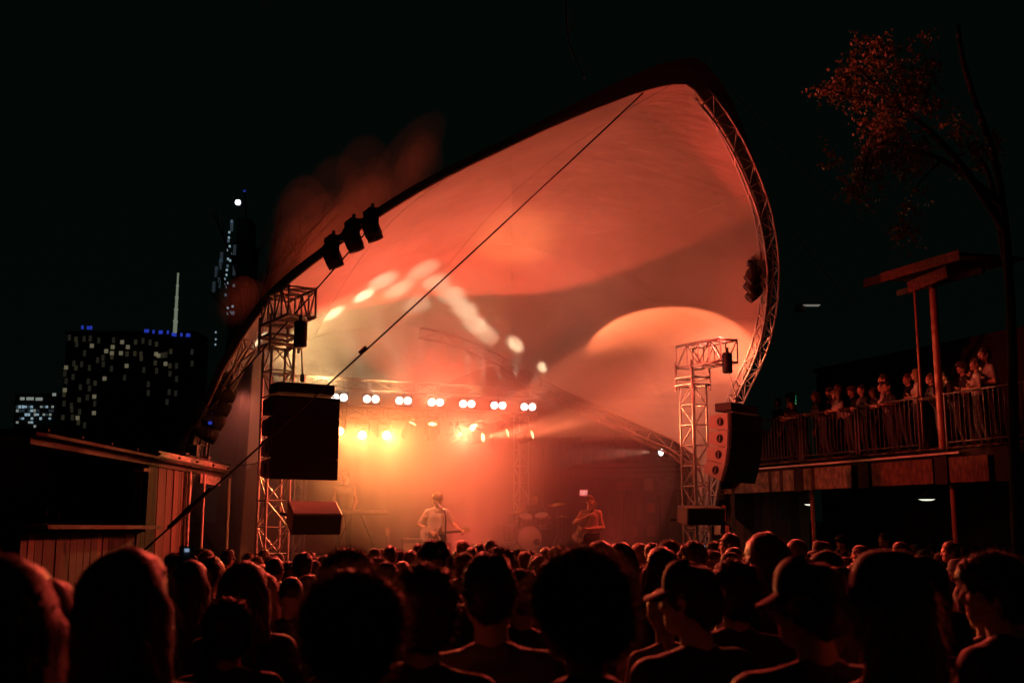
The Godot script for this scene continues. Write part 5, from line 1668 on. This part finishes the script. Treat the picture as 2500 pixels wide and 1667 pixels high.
func build_crowd():
	var near := [
		[20, 1352, 250, "long", 1, 0, 10, 1, 0, 0, "dark long haired person at the left edge, nearest the shed counter"],
		[118, 1405, 150, "long", 0, 0, -5, 1, 0, 0, "dark long haired head low at the left, between the edge and the biggest head"],
		[322, 1330, 205, "long", 0, 0, -8, 0, 6, 0, "biggest dark round head in front of the shed planks"],
		[444, 1348, 62, "cap", 0, 0, 10, 1, 0, 0, "person in a dark cap before the shed's pale poles"],
		[468, 1368, 90, "long", 1, 0, 0, 1, 1, 0, "long haired woman just beyond the biggest dark head"],
		[515, 1362, 57, "short", 0, 0, 0, 0, 0, 0, "short haired man below the pale poles of the shed"],
		[596, 1375, 108, "long", 0, 2, 8, 2, 0, 0, "person with full rounded hair, lit orange along one side, below the left tower"],
		[558, 1462, 110, "mop", 0, 0, 5, 0, 6, 2, "dark head and shoulder below the full rounded hair by the left tower"],
		[648, 1398, 70, "long", 1, 0, 5, 3, 1, 0, "woman with long hair and lit cheek beside the full rounded hair"],
		[671, 1360, 40, "buzz", 0, 0, 0, 0, 0, 2, "close cropped head at the foot of the left tower"],
		[708, 1374, 40, "short", 0, 0, 0, 0, 1, 0, "round dark head just right of the left tower's foot"],
		[712, 1408, 56, "buzz", 0, 0, 4, 1, 0, 1, "oval cropped head with a lit ear below the left tower"],
		[741, 1351, 44, "short", 0, 0, 0, 0, 0, 0, "dark head before the corner leg of the keyboard platform"],
		[757, 1402, 62, "long", 1, 0, -6, 1, 0, 0, "long dark hair beside the big curly head, left side"],
		[850, 1347, 124, "curly", 0, 0, 0, 1, 1, 0, "wide curly head rising before the keyboard platform"],
		[868, 1388, 235, "curly", 1, 0, 4, 1, 6, 0, "very large fuzzy head, nearest of all left of the middle"],
		[930, 1341, 27, "mop", 0, 0, 0, 3, 1, 0, "light haired head before the spare guitar"],
		[954, 1335, 31, "short", 0, 0, 0, 0, 0, 0, "dark head close below the spare guitar's neck"],
		[973, 1345, 39, "curly", 0, 0, 0, 1, 1, 0, "small curly head below the tan amplifier"],
		[1003, 1343, 29, "short", 0, 0, 0, 0, 0, 0, "dark head right below the tan amplifier"],
		[1022, 1328, 28, "short", 0, 0, 0, 1, 0, 0, "dark head touching the singer's hip, left of the tall head"],
		[945, 1375, 62, "mop", 0, 0, 0, 1, 0, 0, "rounded head peeping between the two curly heads"],
		[1064, 1318, 88, "short", 0, 0, -6, 0, 6, 1, "tall short haired man with one ear lit, directly below the singer"],
		[1038, 1381, 158, "mop", 0, 0, 0, 2, 6, 0, "broad head with red edged hair beside the largest fuzzy head"],
		[1131, 1319, 33, "mop", 0, 0, 0, 3, 1, 0, "light edged head below the singer's guitar neck"],
		[1133, 1349, 46, "curly", 0, 0, 0, 2, 0, 0, "curly head just behind the tall short haired man, right"],
		[1152, 1336, 28, "short", 0, 0, 0, 1, 0, 0, "dark head between two light edged heads by the singer"],
		[1172, 1326, 27, "short", 0, 0, 0, 0, 0, 0, "dark round head below the wide bass amplifier"],
		[1200, 1321, 28, "mop", 0, 0, 0, 1, 0, 0, "round head right of the wide bass amplifier"],
		[1128, 1378, 32, "short", 0, 0, 0, 2, 2, 0, "small lit head between the tall man and the grey shirt"],
		[1196, 1359, 124, "short", 0, 0, -4, 0, 2, 1, "man with bare neck in a grey t-shirt, middle of the crowd"],
		[1220, 1340, 82, "mop", 0, 0, 0, 1, 0, 0, "rounded hair showing behind the man in the grey t-shirt"],
		[1272, 1388, 84, "short", 0, 1, 0, 1, 0, 0, "man with lit ear tucked behind the grey shirted man"],
		[1405, 1350, 226, "curly", 1, 1, 10, 1, 6, 0, "huge fuzzy dark head with an orange edge, right of the middle"],
		[1265, 1341, 30, "curly", 0, 0, 0, 1, 0, 0, "fuzzy head before the low microphone stand"],
		[1281, 1347, 32, "mop", 0, 0, 0, 2, 1, 0, "small light edged head below the bass drum"],
		[1323, 1354, 76, "long", 1, 0, 0, 2, 0, 0, "woman with straight lit hair below the drum kit"],
		[1331, 1338, 26, "short", 0, 0, 0, 1, 0, 0, "small dark head below the cymbal stands"],
		[1357, 1335, 37, "curly", 0, 0, 0, 1, 0, 0, "round curly head left of the bass player"],
		[1397, 1339, 36, "mop", 0, 0, 0, 1, 0, 0, "dark head just left of the fair haired woman"],
		[1464, 1321, 78, "long", 1, 0, 5, 4, 0, 0, "woman with fair fuzzy hair glowing at its edge below the bass player"],
		[1516, 1323, 74, "long", 1, 2, 0, 1, 0, 0, "dark long haired woman right of the fair haired one"],
		[1560, 1326, 36, "mop", 0, 0, 0, 3, 1, 0, "small light haired head below the house posters"],
		[1590, 1324, 32, "short", 0, 0, 0, 0, 0, 0, "dark head below the white sheet on the house"],
		[1632, 1321, 52, "curly", 0, 0, 0, 2, 0, 0, "curly red edged head left of the right tower"],
		[1612, 1337, 84, "long", 1, 0, 6, 1, 0, 0, "woman with dark hair and lit strands, left of the right tower"],
		[1675, 1336, 38, "short", 0, 1, 20, 1, 0, 0, "small head at the very foot of the right tower"],
		[1692, 1322, 50, "mop", 0, 1, 10, 1, 0, 0, "shaggy head before the right tower's foot"],
		[1741, 1322, 34, "curly", 0, 1, 20, 2, 1, 0, "lit curly head right of the right tower's foot"],
		[1780, 1304, 38, "short", 0, 1, 30, 1, 0, 1, "tall man in profile, face lit red, right of the right tower"],
		[1790, 1334, 36, "buzz", 0, 1, 10, 2, 1, 1, "cropped reddish head below the tall man in profile"],
		[1868, 1305, 104, "long", 1, 1, -5, 2, 0, 0, "woman whose long hair is brightly lit at its left edge"],
		[1682, 1367, 124, "cap", 0, 1, 25, 1, 6, 1, "man in a cap turned aside, its bill pointing left"],
		[1792, 1366, 112, "mop", 0, 0, 0, 1, 6, 0, "shaggy dark head right behind the man in the cap"],
		[1965, 1360, 150, "cap", 0, 1, 5, 0, 6, 0, "man in a dark cap and glasses seen from behind"],
		[2010, 1345, 84, "cap_back", 0, 0, 0, 0, 0, 0, "person in a backward cap beyond the man with glasses"],
		[1943, 1316, 45, "buzz", 0, 0, 0, 3, 2, 1, "cropped pale head under the balcony's far column"],
		[2005, 1319, 40, "cap", 0, 1, 25, 1, 0, 1, "small figure in a cap looking left under the balcony"],
		[2056, 1305, 29, "mop", 0, 1, 25, 1, 0, 1, "taller red lit face in profile under the balcony"],
		[2098, 1330, 36, "long", 1, 1, 20, 1, 0, 1, "red lit woman's face between two caps under the balcony"],
		[2160, 1300, 25, "short", 0, 1, 25, 1, 0, 1, "tallest small red face under the balcony lamp"],
		[2196, 1326, 32, "short", 0, 1, 30, 0, 0, 0, "red lit face just right of the tallest one under the balcony"],
		[2282, 1324, 34, "curly", 0, 1, 25, 0, 0, 1, "red lit curly haired face before the right column"],
		[2318, 1322, 34, "short", 0, 1, 30, 1, 0, 1, "red lit face right of the right column"],
		[2160, 1336, 178, "beanie_long", 1, 1, 20, 4, 6, 0, "woman in a rounded hat with red lit hair falling past her ear"],
		[2035, 1380, 112, "long", 1, 1, 25, 4, 0, 0, "woman whose wavy red lit hair streams down, right of the glasses"],
		[2245, 1352, 90, "long", 0, 1, 10, 0, 0, 0, "dark head behind the woman in the rounded hat"],
		[2418, 1345, 138, "mop", 0, 1, 35, 0, 6, 1, "large dark figure at the right, the edge of his face lit red"],
	]
	for q in near: put(q[0], q[1], q[2], q[3], q[4], q[5], q[6], q[7], q[8], q[9], q[10], "crowd before the stage")
	for q in [[454, 1368, 5.6, "lit phone held low before the pole of the shed"], [1719, 1346, 10.8, "tiny lit phone held up among the heads by the right tower"]]:
		var ph := thing("phone", q[3], "phone", at(q[0], q[1], q[2]), .3)
		var pc := obj("phone_case", chamfered(Vector3(.075, .15, .01), .004), M.black, ph)
		pc.rotation.x = -.4
		box("screen", Vector3(0, .05, .009), Vector3(.022, .016, .004), M.phone_glow, ph, Basis(Vector3.RIGHT, -.4))
	# the packed rows behind them
	var zones := [[640, "below the shed poles"], [780, "below the left speaker tower"], [960, "below the keyboard player"], [1180, "below the singer"], [1390, "below the drum kit"], [1540, "below the bass player"], [1760, "below the right speaker tower"], [2060, "under the far balcony"], [2600, "under the near balcony"]]
	var kinds := ["short", "short", "mop", "curly", "long", "long", "cap", "bun", "tail", "beanie", "buzz", "cap_back"]
	var phrase := {"short": "short haired concertgoer", "mop": "shaggy haired concertgoer", "curly": "curly haired concertgoer", "long": "long haired concertgoer", "cap": "concertgoer in a cap", "cap_back": "concertgoer in a backward cap", "bun": "concertgoer with a hair bun", "tail": "concertgoer with a ponytail", "beanie": "concertgoer in a knitted hat", "buzz": "crop haired concertgoer"}
	var rest := []
	var d := 4.6
	var r := RandomNumberGenerator.new()
	r.seed = 77
	while d < 23.0:
		var x := -d * .47
		while x < d * .47:
			x += r.randf_range(.5, .8) * (1.15 if d < 9 else 1.0)
			var z := -d - r.randf_range(-.3, .3)
			var px := 1250 + LENS * x / -z
			if px < 430 or px > 2440 or x < -4.9: continue
			# only before the stage front or out towards the balcony
			if (Vector3(x, 0, z) - Vector3(-4.0, 0, -18.3)).dot(A) < 0.1 and px < 1760: continue
			if px < 760 and d > 17.3: continue
			if x > 4.3 and z < -23: continue
			var free := true
			for t in taken:
				var gap := Vector2(x, z).distance_to(t)
				if gap < .46: free = false
			if not free: continue
			taken.append(Vector2(x, z))
			rest.append([px, -z, x, z])
		d += .82 + d * .012
	rest.sort_custom(func(a, b): return a[0] < b[0])
	var count := {}
	for q in rest:
		var kind: String = kinds[r.randi() % kinds.size()]
		var woman := kind in ["long", "bun", "tail"] or r.randf() < .15
		var s := r.randf_range(.85, .94) * (.97 if woman else 1.0)
		if q[1] < 7.5: s = minf(s, .88)
		var zone := ""
		for z in zones:
			if q[0] < z[0]:
				zone = z[1]
				break
		var key: String = kind + zone
		count[key] = count.get(key, -1) + 1
		var label := "%s, %s from left of such ones %s" % [phrase[kind], ordinals[mini(count[key], 19)], zone]
		var turn := r.randf_range(-22, 22) + (14.0 if q[0] > 1750 else 0.0)
		var hm: int = [0, 1, 1, 2, 3, 0, 4][r.randi() % 7]
		var p := Vector3(q[2], -.008 * q[1], q[3])
		person("person", label, p, face(p, Vector3(-1, 0, -24)) + deg_to_rad(turn), kind, woman, r.randi() % 3, s, r.randi() % 4, r.randi() % 7, M.hair[hm], "crowd before the stage", r.randi() % 2)

func build_balcony_people():
	var y := 3.42
	var facing := face(Vector3.ZERO, Vector3(-1, 0, .05))
	var lean1 := {"el": [Vector3(.26, 1.13, -.18), Vector3(-.26, 1.13, -.18)], "wr": [Vector3(.06, 1.1, -.42), Vector3(-.1, 1.12, -.42)], "kn": [Vector3(.1, .5, -.02), Vector3(-.1, .5, .02)], "an": [Vector3(.12, .09, .05), Vector3(-.12, .09, .12)], "lean": Vector3(0, -.06, -.18), "sleeve": 1.0, "hand_dir": [Vector3(-1, -.1, -.2), Vector3(1, -.1, -.2)], "thumb": [Vector3(0, .3, -1), Vector3(0, .3, -1)]}
	var lean2 := lean1.duplicate()
	lean2.lean = Vector3(0, -.14, -.3)
	lean2.sleeve = .55
	lean2.wr = [Vector3(.16, 1.06, -.5), Vector3(-.05, 1.1, -.46)]
	lean2.head = Basis(Vector3.UP, .25) * Basis(Vector3.RIGHT, -.2)
	var fold := lean1.duplicate()
	fold.lean = Vector3(0, 0, -.03)
	fold.wr = [Vector3(-.1, 1.2, -.2), Vector3(.1, 1.17, -.22)]
	fold.el = [Vector3(.29, 1.16, -.04), Vector3(-.29, 1.14, -.04)]
	fold.sleeve = .6
	var stand_ := stand(Basis(Vector3.UP, .1))
	stand_.sleeve = .6
	var kit := []
	for w in 2:
		for p in [lean1, lean2, fold, stand_]: kit.append(body(p, w == 1))
	# px, head top, set back, woman, pose, hair, skin, shirt, scale, label
	var who := [
		[1900, 0, .9, 0, 3, "short", 0, 0, 1.0, "dim figure on the balcony beside the hanging speakers"],
		[1963, 0, .36, 0, 1, "short", 1, 6, .95, "balcony watcher with bent bare arms over the rail by the green sign"],
		[2012, 0, .36, 1, 0, "long", 1, 1, .95, "long haired balcony watcher leaning with folded arms on the rail"],
		[2052, 0, 1.0, 0, 3, "short", 1, 0, 1.06, "taller dim man standing behind the balcony leaners"],
		[2078, 0, .34, 1, 1, "long", 1, 5, .96, "fair long haired woman in a pale top bending over the balcony rail"],
		[2101, 0, .55, 0, 0, "mop", 1, 0, .96, "face beside the bending fair haired woman on the balcony"],
		[2166, 0, .75, 0, 2, "short", 1, 0, 1.04, "tall man with crossed arms on the balcony, over the railing middle"],
		[2180, 0, .36, 1, 0, "bun", 1, 5, .93, "shorter woman leaning on the balcony rail before the tall man"],
		[2226, 0, 1.2, 0, 3, "short", 1, 6, 1.05, "man in black standing back on the balcony, left of the thin pole"],
		[2250, 0, .45, 1, 2, "long", 1, 5, 1.0, "woman behind the thin pole, hair lit red"],
		[2300, 0, .4, 0, 0, "short", 1, 6, .93, "person stooping over the rail right of the red post"],
		[2318, 0, 1.3, 0, 3, "cap", 1, 0, .98, "dim man in a cap deep on the balcony, right of the red post"],
		[2362, 0, .6, 0, 2, "mop", 1, 0, 1.0, "long faced man on the balcony over the last railing panel"],
		[2398, 0, .5, 1, 2, "tail", 1, 5, 1.0, "woman in a pale top at the right end of the balcony"],
		[2420, 0, .7, 0, 2, "short", 1, 5, 1.12, "tallest balcony man in a pale shirt, far right"],
		[2000, 0, 1.6, 0, 3, "beanie", 1, 0, 1.0, "dim man in a knitted hat deep on the balcony, left half"],
		[1935, 0, .5, 0, 2, "curly", 1, 0, .98, "curly haired man with folded arms on the balcony, left of the green sign"],
		[2035, 0, .8, 0, 2, "mop", 1, 4, 1.0, "man in a red shirt behind the folded arm leaner on the balcony"],
		[2125, 0, .4, 1, 0, "tail", 1, 2, .93, "short woman with a ponytail leaning on the balcony rail by the middle post"],
		[2205, 0, .4, 0, 1, "buzz", 0, 0, .95, "crop haired man bending over the balcony rail left of the thin pole"],
		[2342, 0, .5, 0, 0, "curly", 1, 0, .95, "curly haired man leaning on the last balcony railing panel"],
		[2380, 0, 1.2, 1, 3, "long", 1, 0, 1.0, "dim long haired woman standing behind the last railing panel"],
		[2136, 0, 1.5, 1, 3, "long", 1, 0, .98, "dim long haired woman deep on the balcony, middle"],
	]
	for q in who:
		var best := 0.0
		var miss := 1e9
		for i in 220:
			var p := bal(i * .05, y, q[2])
			var e := absf(1250 + LENS * p.x / -p.z - q[0])
			if e < miss:
				miss = e
				best = i * .05
		var b: Array = kit[q[4] + 4 * q[3]]
		var o := obj("person", painted(b[0], palette(q[6], q[7])), M.person)
		o.position = bal(best, y - .01, q[2])
		o.rotation.y = facing + rng.randf_range(-.35, .35)
		o.scale = Vector3.ONE * q[8]
		tag(o, q[9], "person", "people on the balcony")
		dress(o, b[1], q[5], M.hair[rng.randi() % 4 if q[5] != "long" or q[7] != 5 else 4], 0)
	var cup := thing("paper_cup", "pale cup standing on the balcony rail", "cup", bal(5.05, y + 1.1, .02))
	obj("cup_wall", lathe([Vector2(0, 0), Vector2(.035, 0), Vector2(.05, .16), Vector2(.046, .16), Vector2(.032, .01), Vector2(0, .01)], 16), M.board, cup)
	obj("rim", lathe([Vector2(.046, .158), Vector2(.053, .16), Vector2(.053, .168), Vector2(.046, .168)], 16), M.board, cup)

func materials():
	M.fabric = tri(mat(.64, .6, .56, .75), noise_tex(512, .006, Color(.86, .85, .83), Color(1, 1, 1), 21, 5), .12)
	M.fabric.heightmap_enabled = true
	M.fabric.heightmap_texture = noise_tex(512, .012, Color(0, 0, 0), Color(1, 1, 1), 9, 3, Vector2(1, 2.5))
	M.fabric.heightmap_scale = 2.5
	M.fabric.backlight_enabled = true
	M.fabric.backlight = Color(.12, .12, .12)
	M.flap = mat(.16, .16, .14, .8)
	M.seam = mat(.5, .48, .45, .8)
	M.cloth = mat(.22, .16, .12, .9)
	M.alu = mat(.5, .5, .5, .4, .5)
	M.rust = mat(.3, .2, .16, .5, .5)
	M.black = mat(.015, .015, .016, .5)
	M.steel = mat(.4, .4, .42, .35, .9)
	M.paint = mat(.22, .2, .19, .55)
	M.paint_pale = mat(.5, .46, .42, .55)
	M.grille = mat(.02, .02, .021, .6)
	var grain := noise_tex(256, .02, Color(.62, .6, .58), Color(1, .98, .95), 5, 5, Vector2(4, .5))
	M.wood = []
	for c in [[.16, .1, .07], [.1, .065, .045], [.13, .085, .06], [.07, .045, .035], [.03, .022, .018]]:
		M.wood.append(tri(mat(c[0], c[1], c[2], .85), grain, .8, false))
	M.tin = mat(.022, .02, .02, .9)
	M.board = tri(mat(.45, .42, .38, .7), grain, .5, false)
	M.board2 = tri(mat(.22, .2, .17, .8), grain, .5, false)
	M.paintpole = mat(.75, .7, .66, .4)
	M.poster_red = mat(.3, .06, .05, .7)
	M.poster_red2 = mat(.2, .09, .07, .7)
	M.poster_tan = mat(.35, .3, .22, .7)
	M.sign_face = glow(1, .22, .2, .75)
	M.sign_text = glow(1, .75, .7, .9)
	M.pale_panel = tri(mat(.3, .25, .2, .8), grain, .6, false)
	M.fascia_red = tri(mat(.2, .09, .06, .8), grain, .6, false)
	M.redpost = mat(.26, .09, .06, .5)
	M.rail = mat(.07, .06, .055, .45, .3)
	M.cool_glow = glow(.95, 1, .8, 1.1)
	M.dim_glow = glow(1, .95, .8, .16)
	M.green_glow = glow(.1, 1, .5, .5)
	M.green_dim = glow(.3, .8, .3, .2)
	M.far_wall = mat(.012, .012, .012, .8)
	M.blue_glow = glow(.05, .1, 1, .33)
	M.win_dim = glow(1, .85, .6, .012)
	M.win_mid = glow(1, .85, .5, .018)
	M.win_hot = glow(1, .88, .55, .11)
	M.win_white = glow(.9, 1, .9, .2)
	M.win_blue = glow(.6, .85, 1, .35)
	M.win_blue_mid = glow(.6, .8, 1, .1)
	M.win_blue_dim = glow(.6, .8, 1, .025)
	M.mast_glow = glow(.85, 1, .7, .16)
	M.phone_glow = glow(.5, .7, 1, .4)
	M.beacon_glow = glow(.8, .9, 1, 3)
	M.bark = mat(.01, .008, .007, .95)
	M.leaf = mat(.1, .09, .03, .6)
	M.leaf.backlight_enabled = true
	M.leaf.backlight = Color(.3, .3, .2)
	M.person = mat(1, 1, 1, .7)
	M.person.vertex_color_use_as_albedo = true
	M.person.rim_enabled = true
	M.person.rim = .1
	M.hair = []
	for c in [[.012, .01, .009], [.025, .017, .012], [.06, .04, .026], [.13, .085, .05], [.32, .23, .13]]:
		var hm := mat(c[0], c[1], c[2], .55)
		hm.rim_enabled = true
		hm.rim = .35
		hm.backlight_enabled = true
		hm.backlight = Color(.35, .3, .25)
		M.hair.append(hm)
	M.cap_cloth = mat(.03, .03, .034, .8)
	M.cap_cloth.rim_enabled = true
	M.cap_cloth.rim = .4
	M.neck = mat(.45, .3, .16, .4)
	M.dark_wood = mat(.06, .035, .02, .5)
	M.guitar_pale = mat(.5, .42, .36, .25)
	M.guitar_dark = mat(.12, .03, .02, .2)
	M.brass = mat(.5, .38, .16, .3, .9)
	M.drum_skin = mat(.55, .52, .48, .6)
	M.drum_shell = mat(.1, .05, .04, .3)
	M.alu_bright = mat(.6, .6, .6, .45, .4)
	M.tan_cloth = mat(.35, .27, .18, .9)
	M.lamp_shell = mat(.05, .045, .045, .5)
	M.white_glow = glow(1, .93, .85, 6)
	M.amber_glow = glow(1, .55, .2, 8)

func _ready():
	var cam := Camera3D.new()
	cam.name = "camera"
	cam.position = EYE
	cam.rotation.x = 0.16769
	cam.fov = 2 * rad_to_deg(atan(833.5 / LENS))
	cam.far = 2500
	cam.near = 0.05
	var lens := CameraAttributesPhysical.new()
	lens.frustum_focal_length = 12.0 / (833.5 / LENS)
	lens.frustum_focus_distance = 21.0
	lens.exposure_aperture = 3.1
	lens.frustum_far = 2500
	cam.attributes = lens
	add_child(cam)
	cam.current = true
	var we := WorldEnvironment.new()
	we.name = "night"
	var env := Environment.new()
	env.background_mode = Environment.BG_SKY
	var sky := Sky.new()
	var sm := ProceduralSkyMaterial.new()
	sm.sky_top_color = Color(0.00063, 0.00209, 0.00161).linear_to_srgb()
	sm.sky_horizon_color = Color(0.00090, 0.00226, 0.00177).linear_to_srgb()
	sm.ground_bottom_color = Color(0.00054, 0.00129, 0.00105).linear_to_srgb()
	sm.ground_horizon_color = Color(0.00090, 0.00226, 0.00177).linear_to_srgb()
	sky.sky_material = sm
	env.sky = sky
	env.tonemap_mode = Environment.TONE_MAPPER_LINEAR
	env.tonemap_exposure = 1.0
	env.sdfgi_enabled = true
	env.ssao_enabled = true
	env.ssil_enabled = true
	env.volumetric_fog_enabled = true
	env.volumetric_fog_density = 0.0
	we.environment = env
	add_child(we)
	unit_box = chamfered(Vector3.ONE, .02)
	unit_bar = CylinderMesh.new()
	unit_bar.top_radius = 1
	unit_bar.bottom_radius = 1
	unit_bar.height = 1
	unit_bar.radial_segments = 6
	unit_bar.rings = 1
	materials()
	build_canopy()
	build_lights()
	build_towers()
	build_shed()
	build_house()
	build_balcony()
	build_city()
	build_cables()
	build_trees()
	people_kit()
	build_band()
	build_crowd()
	build_balcony_people()
	var g := box("ground", Vector3(0, -.5, 0), Vector3(1800, 1, 1800), mat(.04, .035, .03, .95), self, Basis(Vector3.RIGHT, .008))
	tag(g, "dark trodden earth under the crowd", "ground", "", "structure")
	mist(Vector3(-1.5, 3.4, -25), Vector3(11.5, 8.5, 8.5), .07, Color(.9, .9, .9), "warm stage smoke hanging under the canopy", .57)
	mist(Vector3(-1.1, 3.2, -25.1), Vector3(13, 9.5, 9.5), .04, Color(.9, .9, .9), "thin outer smoke drifting round the stage", .57)
	mist(at(920, 1100, 26.3), Vector3(5.5, 4, 2.8), .12, Color(.9, .9, .9), "denser glowing smoke around the yellow lamps", .57)
	var sr := RandomNumberGenerator.new()
	sr.seed = 5
	for i in 44:
		var t := sr.randf()
		var lift := absf(sr.randfn())
		var px := minf(lerpf(560, 1030, t) + sr.randfn() * 25, 1030)
		var py := lerpf(790, 420, t) - lift * 48 + 20
		var sz := sr.randf_range(.7, 2.2) * (1.0 if t < .65 else .7)
		var f := mist(at(px, py, sr.randf_range(22, 25)), Vector3(sz * .8, sz * sr.randf_range(.9, 2.2), sz * 1.4), sr.randf_range(.05, .1) / sz / (1.0 + lift * .7) * (1.0 if t < .65 else .45), Color(.9, .9, .9), "red lit smoke drifting over the upper left edge of the canopy", .4)
		f.rotation.z = sr.randf_range(-.8, .25)
